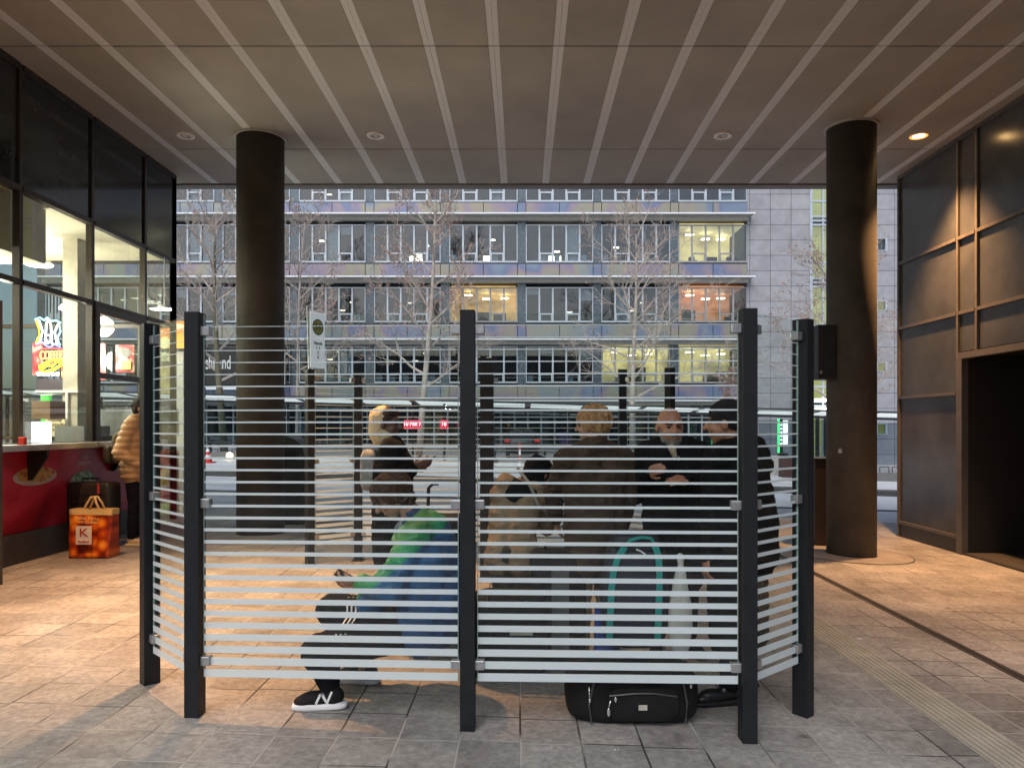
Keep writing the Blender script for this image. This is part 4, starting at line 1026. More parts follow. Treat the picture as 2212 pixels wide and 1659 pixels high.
# ------------------------------------------------------------------ people
def unify(mb, name, mat, parent, voxel=.008, smooth=6, disp=None):
    o = mb.build(name, mat); rm = o.modifiers.new('r', 'REMESH'); rm.mode = 'VOXEL'; rm.voxel_size = voxel
    s = o.modifiers.new('s', 'SMOOTH'); s.factor = .5; s.iterations = smooth
    dg = bpy.context.evaluated_depsgraph_get(); dg.update(); me = bpy.data.meshes.new_from_object(o.evaluated_get(dg))
    o.modifiers.clear(); old = o.data; o.data = me; bpy.data.meshes.remove(old); me.name = name
    if disp:
        nn = [v.normal.copy() for v in me.vertices]
        for v, n_ in zip(me.vertices, nn): v.co += n_*disp(v.co)
    me.polygons.foreach_set('use_smooth', [True]*len(me.polygons))
    me.materials.clear()
    for m in (mat if isinstance(mat, (list, tuple)) else [mat]): me.materials.append(m)
    par(o, parent); return o
def wrinkle(a=.010, s=9):
    def f(p):
        q = V((p.x*s, p.y*s, p.z*s*1.7)); w_ = V((noise.noise(q*.7), noise.noise(q*.7+V((5, 2, 1))), 0))*1.2; k_ = abs(noise.noise(V((p.x*5, p.y*5, p.z*15))+w_)); return a*(.7*noise.noise(q)+.4*noise.noise(q*2.3+V((3, 1, 2)))+1.0*max(0, .28-k_)*2.2-.3)
    return f
def puffer(a=.011, pitch=.075):
    def f(p): return a*(abs(math.sin(math.pi*(p.z+.01*noise.noise(p*6))/pitch))-.5)+.006*noise.noise(p*14)
    return f
M_skin = pm('skin', (.42, .235, .165), .55, 0, .08, 14); M_skin2 = pm('skin_brown', (.16, .085, .06), .55, 0, .1, 14)
M_eye = pm('eye_dark', (.02, .015, .012), .2); M_brow = pm('brow_hair', (.06, .045, .035), .8)
def person(label, J, jacket, trousers, shoes, skin=None, hair=None, jdisp=None, group=None, sole=None, tdisp=None, jlow=.12, jr=1.0, girth=1.0, feet=True):
    """J: joints; head frame f,u; side: lateral vector to the person's left"""
    skin = skin or M_skin
    t = thing('person', label, 'person', (J['pel'].x, J['pel'].y, g(J['pel'].x, J['pel'].y)), group)
    pel, ch, nk, hd = J['pel'], J['ch'], J['nk'], J['hd']; f = J['f'].normalized(); u = J['u'].normalized(); rt = f.cross(u).normalized(); u = rt.cross(f).normalized()
    side = J['side'].normalized(); HM = Matrix((rt, f, u)).transposed()
    hs = J.get('hs', 1.0)
    B = MB()
    B.ell(hd+u*.025*hs-f*.012*hs, V((.076, .096, .095))*hs, HM); B.ell(hd-u*.035*hs+f*.02*hs, V((.063, .074, .078))*hs, HM)
    B.ell(hd-u*.09*hs+f*.05*hs, V((.034, .03, .026))*hs, HM)
    B.cap(hd+u*.02*hs+f*.083*hs, .009*hs, hd-u*.022*hs+f*.112*hs, .016*hs); B.ell(hd-u*.022*hs+f*.094*hs, V((.02, .012, .012))*hs, HM)
    B.ell(hd+u*.03*hs+f*.074*hs, V((.052, .016, .011))*hs, HM); B.ell(hd-u*.062*hs+f*.086*hs, V((.026, .01, .009))*hs, HM)
    for s in (-1, 1):
        B.ell(hd+rt*s*.079*hs-u*.008*hs-f*.01*hs, V((.011, .02, .031))*hs, HM); B.ell(hd+rt*s*.04*hs-u*.03*hs+f*.06*hs, V((.022, .02, .02))*hs, HM)
    B.cap(hd-u*.05*hs-f*.02, .056, nk, .06)
    def torso(mb, e, e2=None):
        w = .105*girth
        for s in (-1, 1):
            B_ = side*s
            mb.cap(pel+B_*.075*girth, .105*girth+e, pel.lerp(ch, .5)+B_*.07*girth, .098*girth+e)
            mb.cap(pel.lerp(ch, .5)+B_*.07*girth, .098*girth+e, ch+B_*.085*girth, .108*girth+e)
            mb.cap(ch+B_*.085*girth, .105*girth+e, nk-(nk-ch)*.28+B_*.09, .075+e)
            sh = J['sL'] if s > 0 else J['sR']; mb.cap(nk-(nk-ch)*.22, .07+e*.8, sh, .06+e)
    torso(B, -.012)
    for S_ in ('L', 'R'):
        s = 1 if S_ == 'L' else -1
        B.cap(J['s'+S_], .052, J['e'+S_], .042); B.cap(J['e'+S_], .04, J['w'+S_], .027)
        B.cap(pel+side*s*.085, .085, J['k'+S_], .058); B.cap(J['k'+S_], .056, J['a'+S_], .038)
        # hand
        w = J['w'+S_]; hdv = J.get('hd'+S_, (w-J['e'+S_])).normalized(); pn = J.get('pn'+S_, side*-s); pn = (pn-hdv*pn.dot(hdv)).normalized(); sd = hdv.cross(pn).normalized()
        curl = J.get('cu'+S_, .5); HMt = Matrix((sd, hdv, pn)).transposed()
        B.ell(w+hdv*.05, (.040, .052, .016), HMt)
        for i, (o_, L_) in enumerate(((-.029, .066), (-.0095, .078), (.0105, .072), (.029, .056))):
            a0 = w+hdv*(.088-.006*abs(i-1.3))+sd*o_; seg = L_/3; dv = hdv.copy(); p_ = a0; r_ = .0095
            for j in range(3):
                ang = curl*(.45+.35*j); dv = (Quaternion(sd, ang if sd.cross(hdv).dot(pn) > 0 else -ang) @ hdv).normalized()
                q_ = p_+dv*seg; B.cap(p_, r_, q_, r_*.9); p_ = q_; r_ *= .92
        tb = w+hdv*.028+sd*-.034; t1 = tb+(hdv*.6+sd*-.55+pn*.35).normalized()*.035; t2 = t1+(hdv*.85+pn*.45).normalized()*.028
        B.cap(tb, .013, t1, .0105); B.cap(t1, .0105, t2, .009)
        # foot core
        td = J['t'+S_].normalized(); B.cap(J['a'+S_]-V((0, 0, .02)), .036, J['a'+S_]-V((0, 0, .045))+td*.12, .028)
    unify(B, 'body', skin, t, .0062, 2)
    # jacket
    K = MB(); torso(K, .028*jr)
    for S_ in ('L', 'R'):
        e, w, s_ = J['e'+S_], J['w'+S_], J['s'+S_]
        K.cap(s_, .074*jr, e, .066*jr); K.cap(e, .064*jr, w-(w-e).normalized()*.02, .046*jr)
    dn = (pel-ch).normalized()
    for s in (-1, 1): K.cap(pel+side*s*.08, .128*jr, pel+side*s*.085+dn*jlow, .122*jr)
    K.ell(nk+V((0, 0, .0))+(nk-ch).normalized()*.03, (.085, .085, .045))
    for p0, r0, p1, r1 in J.get('jx', []): K.cap(p0, r0, p1, r1)
    unify(K, 'jacket', jacket, t, .009, 5, jdisp or wrinkle())
    # trousers
    T = MB(); T.cap(pel+side*.08, .108, pel-side*.08, .108)
    for S_ in ('L', 'R'):
        s = 1 if S_ == 'L' else -1; k_, a_ = J['k'+S_], J['a'+S_]; tw = J.get('tw', 1)
        T.cap(pel+side*s*.085, .104, k_, .078*tw); T.cap(k_, .077*tw, a_.lerp(k_, J.get('cuff', .08)), .058*(1 if 'cuff' in J else tw))
    unify(T, 'trousers', trousers, t, .009, 4, tdisp or wrinkle(.008, 8))
    if feet:
        for S_ in ('L', 'R'):
            a_ = J['a'+S_]; td = J['t'+S_].copy(); td.normalize(); z_ = g(a_.x, a_.y) if J.get('flat'+S_, True) else a_.z-.1
            up = V((0, 0, 1)); sdv = td.cross(up).normalized(); FM = Matrix((sdv, td, up)).transposed()
            H = MB(); b0 = V((a_.x, a_.y, z_))
            H.ell(b0+td*.0+up*.065, (.042, .06, .055), FM); H.ell(b0+td*.09+up*.05, (.046, .10, .045), FM); H.ell(b0+td*.15+up*.04, (.046, .06, .034), FM); H.cap(a_-up*.01, .044, b0+up*.06, .044)
            sh = unify(H, 'shoe', shoes, t, .007, 3)
            Q = MB(); Q.rbox(b0+td*.07+up*.018, (.10, .295, .036), .45, 8, FM); 
            Q.build('sole', sole or M_black, sh, smooth=True)
    # eyes
    E = MB()
    for s in (-1, 1): E.ell(hd+rt*s*.032*hs+u*.008*hs+f*.079*hs, V((.013, .008, .006))*hs, HM, 10, 6)
    E.build('eyes', M_eye, t, smooth=True)
    E = MB()
    for s in (-1, 1): E.cap(hd+rt*s*.016*hs+u*.026*hs+f*.089*hs, .0045, hd+rt*s*.05*hs+u*.03*hs+f*.076*hs, .004)
    E.build('eyebrows', M_brow, t, smooth=True)
    if hair: hair(t, hd, HM, f, u, rt, hs)
    return t
def hair_cap(mat, back=.0, front=.02, low=0, fluff=.006, name='hair', r=1.0, nape=True):
    def fn(t, hd, HM, f, u, rt, hs):
        K = MB(); K.ell(hd+u*(.045+back*.2)-f*.025, V((.088*r, .10*r, .086*r)), HM); 
        if nape: K.ell(hd-u*(.01+low)-f*.055, V((.078*r, .06*r, .075*r+low)), HM)
        for k in range(9):
            a = -1.2+2.4*k/8; K.ell(hd+u*.085+f*(.035+front)*math.cos(a)+rt*.06*math.sin(a), (.028*r, .03*r, .024*r), HM, 10, 6)
        unify(K, name, mat, t, .0065, 3, lambda p: fluff*(noise.noise(p*45)+.5*noise.noise(V((p.x*120, p.y*120, p.z*25)))))
    return fn
def strands(mat, n=420, r=1.0, wave=.012, ln=.075, seed=1):
    def fn(t, hd, HM, f, u, rt, hs):
        rg = random.Random(seed); mb = MB()
        for i in range(n):
            th = rg.uniform(0, 1.75); a = rg.uniform(0, 2*math.pi)
            d0 = V((math.sin(th)*math.cos(a), math.sin(th)*math.sin(a), math.cos(th)))
            if d0.y > .45 and d0.z < .55: continue
            c = hd+u*.03-f*.02; q = []
            for k in range(5):
                t2 = min(2.3, th+k*ln*4*(.35+.65*rg.random())); a2 = a+wave*8*math.sin(k*1.3+i); rad = 1.0+.02*k+rg.uniform(0, .035)
                dd_ = V((math.sin(t2)*math.cos(a2)*.093, math.sin(t2)*math.sin(a2)*.112, math.cos(t2)*.102))*rad*r
                q.append(c+HM @ dd_)
            mb.tube(q, [.0026, .0026, .0024, .002, .0009], 4)
        mb.build('hair_strands', mat, t)
    return fn
def UP(px, py, d): return P(px, py, d)
BLK = pm('black_fabric', (.009, .0085, .010), .85, 0, .35, 8, .25, 300, spec=.12); DG = pm('dark_trousers', (.012, .012, .018), .85, 0, .3, 6, .2, 250, spec=.12)
def standing(px, d, top_py, face, scale=1, lean=0, side=None):
    """default joints of a standing adult; face = heading angle (deg, 0 = +x, 90 = away from the camera)"""
    x = (px-CX)/FOC*d; z0 = g(x, d); H = EYE+(HY-top_py)/FOC*d-z0; k = H/1.75
    f = V((math.cos(R(face)), math.sin(R(face)), 0)); l = V((-f.y, f.x, 0)); o = V((x, d, z0)); up = V((0, 0, 1))
    J = dict(pel=o+up*.95*k, ch=o+up*1.28*k+f*.01, nk=o+up*1.49*k-f*.0, hd=o+up*1.635*k+f*.03, f=f, u=up, side=l)
    for S_, s in (('L', 1), ('R', -1)):
        J['s'+S_] = o+up*1.42*k+l*s*.185; J['e'+S_] = o+up*1.12*k+l*s*.235-f*.03; J['w'+S_] = o+up*.87*k+l*s*.24+f*.06
        J['k'+S_] = o+up*.51*k+l*s*.10+f*.02; J['a'+S_] = o+up*.09*k+l*s*.11; J['t'+S_] = f+l*s*.25
    J['k'] = k; return J, f, l, o

# 1 man in tan puffer at the kiosk, facing the street, head behind the outer post
J, f, l, o = standing(292, 8.95, 862, 12)
J['hd'] = J['hd']+f*.05
for S_, s in (('L', 1), ('R', -1)): J['e'+S_] = o+V((0, 0, 1.13))+l*s*.25-f*.10; J['w'+S_] = o+V((0, 0, .98))+l*s*.20+f*.14
def hood1(t, hd, HM, f, u, rt, hs):
    hair_cap(pm('dark_hair', (.02, .015, .012), .7))(t, hd, HM, f, u, rt, hs)
    K = MB(); K.ell(hd-u*.14-f*.08, (.12, .10, .07), HM); unify(K, 'hood', M_tan, t, .009, 4, wrinkle(.008, 14))
M_tan = pm('tan_puffer', (.52, .33, .16), .5, 0, .15, 6, .15, 120)
p1 = person('person in a tan puffer jacket with black trousers at the kiosk counter', J, M_tan, DG, pm('cream_shoe', (.75, .6, .38), .5), hair=hood1, jdisp=puffer(), jr=1.22, girth=1.08, jlow=.08, sole=pm('cream_sole', (.8, .72, .55), .5))
c = J['ch']-f*.175
t = thing('backpack', 'olive grey backpack worn by the person in the tan puffer', 'backpack', c); MB().rbox(c-V((0, 0, .12)), (.15, .25, .38), .5, 8, Matrix.Rotation(R(12), 3, 'Z')).build('pack', pm('olive_pack', (.12, .10, .06), .7, bump=.2), t, smooth=True)
MB().rbox(c-V((.1, 0, .2))-f*.02, (.1, .22, .22), .5, 6).build('pocket', pm('olive_dark', (.07, .06, .04), .7), t, smooth=True)

# 2 woman with headscarf, facing right, looking at a phone
J, f, l, o = standing(848, 5.35, 880, 8)
J['hd'] = P(836, 916, 5.35); J['f'] = V((1, -.12, -.08)); J['nk'] = P(846, 962, 5.35)
for S_, s in (('L', 1), ('R', -1)):
    J['e'+S_] = o+V((0, 0, 1.10))+l*s*.2-f*.02; J['w'+S_] = P(893, 1010, 5.35)+l*s*.05; J['hd'+S_] = V((1, 0, .35)); J['pn'+S_] = V((0, -s, .5)); J['cu'+S_] = .9
M_scarf = pm('cream_scarf', (.72, .55, .33), .75, 0, .1, 10, .3, 90); M_scarf2 = pm('grey_scarf', (.25, .24, .22), .8, 0, .2, 10, .3, 90)
def scarf(t, hd, HM, f, u, rt, hs):
    hair_cap(pm('brown_underscarf', (.05, .022, .015), .7), front=.02, fluff=.001)(t, hd, HM, f, u, rt, hs)
    K = MB(); K.ell(hd-f*.055+u*.01, (.10, .085, .12), HM); K.ell(hd-f*.03+u*.05, (.097, .06, .085), HM); K.ell(hd-u*.09-f*.02, (.095, .09, .07), HM); K.cap(hd-u*.11-f*.03, .075, hd-u*.125+f*.05, .045); K.ell(hd-u*.05-f*.06, (.1, .07, .11), HM)
    unify(K, 'headscarf', M_scarf, t, .007, 4, wrinkle(.009, 16))
    K = MB(); K.cap(hd-u*.15+f*.0, .07, hd-u*.19+f*.05, .045); unify(K, 'scarf_end', M_scarf2, t, .008, 3, wrinkle(.01, 18))
p2 = person('woman in a black jacket and cream headscarf looking at her phone', J, pm('black_wool', (.012, .010, .009), .85, 0, .3, 8, .3, 200, spec=.12), DG, BLK, skin=M_skin2, hair=scarf, jlow=.30, jr=1.12, girth=1.12)
q = (J['wL']+J['wR'])/2+V((.10, 0, .04)); t = tag(MB().box(-.04, .04, -.005, .005, -.075, .075, M=Matrix.Translation(q) @ Matrix.Rotation(R(55), 4, 'Y') @ Matrix.Rotation(R(90), 4, 'Z')).build('phone', M_black, None, bevel=.003), 'dark phone in the hands of the woman with headscarf', 'phone')
c = J['ch']-f*.165+V((0, 0, .07))
t = thing('backpack', 'grey mottled backpack worn by the woman with the headscarf', 'backpack', c); MB().rbox(c-V((0, 0, .08)), (.13, .25, .30), .5, 8).build('pack', pm('mottled_pack', (.3, .29, .28), .7, 0, .6, 18, .2), t, smooth=True)

# 3 squatting man in blue and green jacket
D = 4.12
def bluegreen():
    m, nt, b = newmat('blue_green_jacket'); tc = N(nt, 'ShaderNodeTexCoord')
    sep = N(nt, 'ShaderNodeSeparateXYZ'); nt.links.new(tc.outputs['Object'], sep.inputs[0])
    return m, nt, b, sep
head = P(846, 1072, D+.05)
J = dict(pel=P(918, 1345, D+.12), ch=P(918, 1215, D+.10), nk=P(900, 1118, D+.08), hd=head, f=V((-.80, -.12, -.60)), u=V((-.55, 0, .8)), side=V((0.05, -1, 0)))
J['sL'] = P(898, 1158, D-.10); J['sR'] = P(893, 1155, D+.27); J['eL'] = P(842, 1275, D-.15); J['wL'] = P(775, 1262, D-.03); J['eR'] = P(838, 1275, D+.33); J['wR'] = P(778, 1262, D+.13)
J['hdL'] = V((-1, .15, .1)); J['hdR'] = V((-1, -.1, .1)); J['pnL'] = V((0, .6, .8)); J['pnR'] = V((0, -.6, .8)); J['cuL'] = 1.0; J['cuR'] = .9
J['kL'] = P(690, 1408, D-.10); J['aL'] = P(720, 1506, D-.17); J['cuff'] = .24; J['kR'] = P(720, 1318, D+.25); J['kR'] = P(720, 1318, D+.25); J['aR'] = P(795, 1456, D+.22); J['tL'] = V((-1, -.1, 0)); J['tR'] = V((-1, .15, 0)); J['tw'] = 1.35
J['jx'] = [(P(915, 1165, D+.1), .18, P(940, 1290, D+.1), .21), (P(935, 1290, D+.1), .20, P(930, 1345, D+.1), .17), (P(950, 1300, D+.1), .13, P(958, 1360, D+.1), .09), (P(860, 1250, D+.05), .12, P(800, 1300, D+.05), .09)]
m, nt, b, sep = bluegreen()
# band runs from the upper back down along the sleeve: defined in the jacket's own space (relative to the pelvis)
pelw = V((J['pel'].x, J['pel'].y, g(J['pel'].x, J['pel'].y)))
def lp(px, py): q = P(px, py, D); return (q.x, q.z)
A_ = lp(938, 1112); B_ = lp(790, 1235); dx, dz = A_[0]-B_[0], A_[1]-B_[1]; L_ = math.hypot(dx, dz); nx, nz_ = -dz/L_, dx/L_
m1 = N(nt, 'ShaderNodeMath', operation='MULTIPLY'); m1.inputs[1].default_value = nx; nt.links.new(sep.outputs[0], m1.inputs[0])
m2 = N(nt, 'ShaderNodeMath', operation='MULTIPLY_ADD'); m2.inputs[1].default_value = nz_; nt.links.new(sep.outputs[2], m2.inputs[0]); nt.links.new(m1.outputs[0], m2.inputs[2])
off = A_[0]*nx+A_[1]*nz_
J3_off = off; 
nzt = N(nt, 'ShaderNodeTexNoise', Scale=6, Detail=4); tcx = N(nt, 'ShaderNodeTexCoord'); nt.links.new(tcx.outputs['Object'], nzt.inputs[0])
m3 = N(nt, 'ShaderNodeMath', operation='SUBTRACT'); nt.links.new(m2.outputs[0], m3.inputs[0]); m3.inputs[1].default_value = off
mr = N(nt, 'ShaderNodeMapRange'); mr.inputs[1].default_value = -.35; mr.inputs[2].default_value = .35; nt.links.new(m3.outputs[0], mr.inputs[0])
o_ = ramp(nt, mr.outputs[0], [(0, (.015, .08, .24)), (.37, (.02, .13, .31)), (.375, (.0, .24, .15)), (.385, (.01, .28, .15)), (.47, (.05, .33, .11)), (.53, (.13, .35, .11)), (.60, (.12, .33, .12)), (.605, (.02, .05, .13)), (1, (.02, .05, .13))])
mx = N(nt, 'ShaderNodeMix', data_type='RGBA', blend_type='MULTIPLY'); mx.inputs[0].default_value = 1; nt.links.new(o_, mx.inputs[6]); nt.links.new(ramp(nt, nzt.outputs[0], [(.3, (.7, .7, .7)), (.7, (1.25, 1.25, 1.25))]), mx.inputs[7])
nt.links.new(mx.outputs[2], b.inputs['Base Color']); b.inputs['Roughness'].default_value = .5
def hair3(t, hd, HM, f, u, rt, hs):
    hair_cap(pm('brown_hair', (.06, .028, .015), .65, bump=.5, bscale=150), fluff=.012, low=.02, r=1.0)(t, hd, HM, f, u, rt, hs)
    strands(pm('brown_strand', (.10, .045, .022), .5, 0, .35, 40), 600, 1.04, .02, .09, 3)(t, hd, HM, f, u, rt, hs)
p3 = person('squatting man in a blue jacket with a green band, holding a phone', J, m, DG, pm('sneaker_black', (.014, .013, .014), .7, bump=.2, spec=.2), jdisp=wrinkle(.013, 8), sole=pm('white_sole', (.8, .8, .82), .5),
            hair=hair3, jlow=.03, jr=1.22, girth=1.22)

jk3 = [o for o in bpy.data.objects if o.parent == p3 and o.name.startswith('jacket')][0]
# put the jacket into world object space so that its band sits where computed
for o in bpy.data.objects:
    if o.parent == p3 and o.name.startswith('jacket'):
        o.data.transform(Matrix.Translation(WORLD(o))); o.location = V(o.location)-WORLD(o)
# stripes on trousers, N mark on shoe
mb = MB()
for k in range(3):
    x_ = 714+k*10; pts = [P(x_+i*.8, 1326+i*10, D-.19-.0) for i in range(7)]
    for i in range(6): mb.add([pts[i], pts[i]+V((.010, 0, 0)), pts[i+1]+V((.010, 0, 0)), pts[i+1]], [(0,1,2,3)])
def snap(o, target, off=.003):
    """lay a thin print onto the nearest surface seen from the -y side"""
    dg = bpy.context.evaluated_depsgraph_get(); dg.update(); tw = WORLD(target)
    for v in o.data.vertices:
        w = V(v.co)+WORLD(o); ok, loc, nor, idx = target.ray_cast(V((w.x, w.y-1.5, w.z))-tw, V((0, 1, 0)))
        if ok: v.co = loc+tw+V((0, -off, 0))-WORLD(o)
def child(par_, nm): return [o for o in bpy.data.objects if o.parent == par_ and o.name.startswith(nm)]
tr3 = child(p3, 'trousers')[0]; so = mb.build('side_stripes', M_white, tr3); snap(so, tr3)
shoes3 = sorted(child(p3, 'shoe'), key=lambda o: sum(v.co.y for v in o.data.vertices)/len(o.data.vertices)); s3 = shoes3[0]
mb = MB()
def ribbon(pts, w):
    for a, b in zip(pts[:-1], pts[1:]):
        a = V(a); b = V(b); n = 5; dv = (b-a); nn = V((-dv.z, 0, dv.x)).normalized()*w
        for i in range(n):
            p_, q_ = a+dv*i/n, a+dv*(i+1)/n; mb.add([p_-nn, q_-nn, q_+nn, p_+nn], [(0,1,2,3)])
ribbon([P(680, 1524, D-.24), P(690, 1500, D-.24), P(703, 1523, D-.24), P(713, 1499, D-.24)], .006)
no = mb.build('side_emblem', M_white, s3); snap(no, s3, .002)
q = P(752, 1248, D+.02); tag(MB().box(-.038, .038, -.004, .004, -.078, .078, M=Matrix.Translation(q) @ Matrix.Rotation(R(-62), 4, 'Y') @ Matrix.Rotation(R(75), 4, 'Z')).build('phone', M_black, None, bevel=.003), 'dark phone held by the squatting man', 'phone')

# 4 person bending forward in a tan jacket with dark hat
D4 = 5.0
J, f, l, o = standing(1110, D4, 900, 62)
J['pel'] = P(1105, 1195, D4); J['ch'] = P(1112, 1105, D4+.08); J['nk'] = P(1130, 1052, D4+.16); J['hd'] = P(1164, 1024, D4+.20); J['f'] = V((.65, .55, -.5)); J['u'] = V((.35, .3, .85)); J['side'] = V((-.9, .35, 0))
J['sL'] = P(1082, 1072, D4+.10); J['sR'] = P(1160, 1078, D4+.1); J['eL'] = P(1072, 1150, D4+.1); J['wL'] = P(1100, 1190, D4+.25); J['eR'] = P(1180, 1140, D4+.15); J['wR'] = P(1196, 1110, D4+.3)
J['kL'] = P(1095, 1295, D4+.05); J['kR'] = P(1150, 1295, D4+.05)
M_camo = pm('tan_jacket', (.27, .20, .13), .8, 0, .4, 5, .3, 120, spec=.15)
def hat4(t, hd, HM, f, u, rt, hs):
    K = MB(); K.ell(hd+u*.03-f*.02, (.098, .115, .10), HM); K.ell(hd-u*.03-f*.04, (.095, .09, .10), HM); unify(K, 'hood', BLK, t, .008, 4, wrinkle(.006, 14))
J['jx'] = [(P(1092, 1045, D4+.1), .08, P(1108, 1060, D4+.1), .08)]
p4 = person('person bending forward in a tan jacket and black hood', J, M_camo, pm('olive_trousers', (.05, .046, .038), .8, 0, .5, 5, spec=.15), BLK, hair=hat4, jlow=.05, jr=.92, girth=.86)
c = P(1118, 1042, D4+.06)
t = thing('shoulder_bag', 'dark shoulder bag on the back of the bending person', 'bag', c); MB().rbox(c+V((.03, 0, -.08)), (.22, .14, .16), .5, 8, Matrix.Rotation(R(30), 3, 'Y')).build('pouch', BLK, t, smooth=True); MB().tube([c+V((.0, -.02, .1)), c+V((.08, -.09, 0)), c+V((.14, -.10, -.14)), c+V((.20, -.06, -.2))], .012, 6).build('strap', pm('strap_grey', (.3, .28, .25), .7), t)

# 5 blond person seen from behind, looking left
D5 = 4.75
J, f, l, o = standing(1285, D5, 882, 118)
J['f'] = V((-.85, .5, -.05)); J['hd'] = J['hd']+V((.0, .02, 0))
J['wL'] = o+V((-.24, .16, .93)); J['eL'] = o+V((-.27, .05, 1.13)); J['sL'] += V((-.03, 0, -.02)); J['sR'] += V((.03, 0, -.02))
J['jx'] = [(J['ch']-f*.0+V((0, -.02, -.05)), .15, J['pel']+V((0, -.02, 0)), .16)]
M_brn = pm('brown_anorak', (.075, .048, .034), .75, 0, .35, 5, .3, 120, spec=.15)
def hair5(t, hd, HM, f, u, rt, hs):
    hair_cap(pm('blond_hair', (.33, .18, .07), .55, 0, .35, 30, .6, 160), fluff=.013, r=1.10, front=.0)(t, hd, HM, f, u, rt, hs)
    strands(pm('blond_strand', (.50, .29, .13), .5, 0, .5, 60), 300, 1.02)(t, hd, HM, f, u, rt, hs)
    K = MB(); K.ell(hd-u*.155-f*.02, (.13, .115, .05), HM); unify(K, 'scarf', pm('dark_scarf', (.03, .035, .05), .8, 0, .3), t, .009, 4, wrinkle(.008, 14))
p5 = person('blond person in a brown anorak seen from behind, looking left', J, M_brn, pm('khaki_trousers', (.22, .16, .10), .8, 0, .25, 5), BLK, hair=hair5, jlow=.24, jr=1.05, girth=1.08)

# 6 bald man facing the camera
D6 = 5.15
J, f, l, o = standing(1455, D6, 877, -92)
J['hd'] = P(1447, 922, D6-.03); J['f'] = V((.12, -1, -.12)); J['hs'] = 1.12
J['eL'] = o+l*.27+V((0, .0, 1.1)); J['wL'] = P(1486, 1040, D6-.24); J['eR'] = o-l*.27+V((0, 0, 1.1)); J['wR'] = P(1402, 1020, D6-.22)
J['hdL'] = V((-.9, -.3, .1)); J['hdR'] = V((.3, -.9, .25)); J['cuL'] = .6; J['cuR'] = .9; J['pnL'] = V((0, .6, -.6)); J['pnR'] = V((.6, .5, 0))
def beard6(t, hd, HM, f, u, rt, hs):
    K = MB(); K.ell(hd-u*.085*hs+f*.04*hs, V((.056, .05, .045))*hs, HM); K.ell(hd-u*.05*hs+f*.088*hs, V((.034, .012, .008))*hs, HM)
    for s in (-1, 1): K.cap(hd+rt*s*.062*hs-u*.03*hs+f*.02*hs, .018, hd+rt*s*.045*hs-u*.085*hs+f*.04*hs, .024)
    unify(K, 'beard', pm('grey_beard', (.20, .17, .145), .85, 0, .3, 30, .5, 200), t, .006, 2, lambda p: .002*noise.noise(p*90))
    K = MB()
    for s in (-1, 1): K.cap(nk6+V((s*.10, .05, -.0)), .045, nk6+V((s*.085, -.06, -.03)), .035)
    K.cap(nk6+V((-.1, .06, 0)), .05, nk6+V((.1, .06, 0)), .05); unify(K, 'fur_collar', pm('fur', (.035, .03, .022), .9, 0, .5, 40, .8, 200), t, .008, 2, lambda p: .012*noise.noise(p*50))
nk6 = J['nk'].copy()
M_skin3 = pm('skin_ruddy', (.44, .21, .13), .5, 0, .08, 14)
p6 = person('bald man with grey beard in a black jacket facing the camera', J, BLK, DG, BLK, skin=M_skin3, hair=beard6, jlow=.42, jr=1.05, girth=1.1)
MB().box(nk6.x-.006, nk6.x+.006, nk6.y-.17, nk6.y-.165, nk6.z-.12, nk6.z-.09).build('zip_pull', M_alu, p6)
MB().cap(nk6+V((-.035, -.085, -.02)), .032, nk6+V((-.02, -.135, -.09)), .018).build('collar_shirt', pm('beige_shirt', (.4, .33, .24), .8), p6, smooth=True)

# 7 man in black beanie and long black coat, by the right post
D7 = 4.42
J, f, l, o = standing(1590, D7, 872, 128)
J['hd'] = P(1566, 914, D7); J['f'] = V((-.8, .35, -.05)); J['hs'] = 1.08; J['aL'] = P(1572, 1492, 4.18); J['tL'] = V((-.95, -.2, 0)); J['kL'] = P(1590, 1340, 4.3)
J['jx'] = [(J['ch']+V((.05, 0, 0)), .16, J['pel']+V((.07, 0, -.1)), .19), (J['ch']+V((.10, 0, .0)), .12, J['pel']+V((.12, 0, .05)), .14), (J['nk']+V((.13, 0, .0)), .06, J['nk']+V((.17, 0, -.12)), .06)]
J['wL'] = P(1528, 1205, 4.25); J['eL'] = P(1535, 1100, 4.35); J['cuL'] = 1.2; J['hdL'] = V((-.2, -.1, -1)); J['pnL'] = V((1, .2, 0))
def beanie(t, hd, HM, f, u, rt, hs):
    K = MB(); K.ell(hd+u*.05-f*.018, (.098, .115, .098), HM); K.ell(hd+u*.015-f*.05, (.096, .09, .07), HM); unify(K, 'beanie', pm('beanie_knit', (.012, .011, .012), .9, 0, .2, 20, .6, 240), t, .007, 4, lambda p: .0025*math.sin(p.x*420)*.6+.002*noise.noise(p*30))
p7 = person('man in a black beanie and black coat beside the right screen post', J, BLK, DG, pm('black_shoe', (.012, .012, .013), .3), skin=M_skin3, hair=beanie, jlow=.62, jr=1.05, girth=1.15)

# distant pedestrian
J, f, l, o = standing(1221, 34, 925, 80)
person('distant pedestrian in a purple coat beyond the platform', J, pm('purple_coat', (.06, .04, .12), .8), DG, BLK, hair=hair_cap(BLK), jlow=.2)

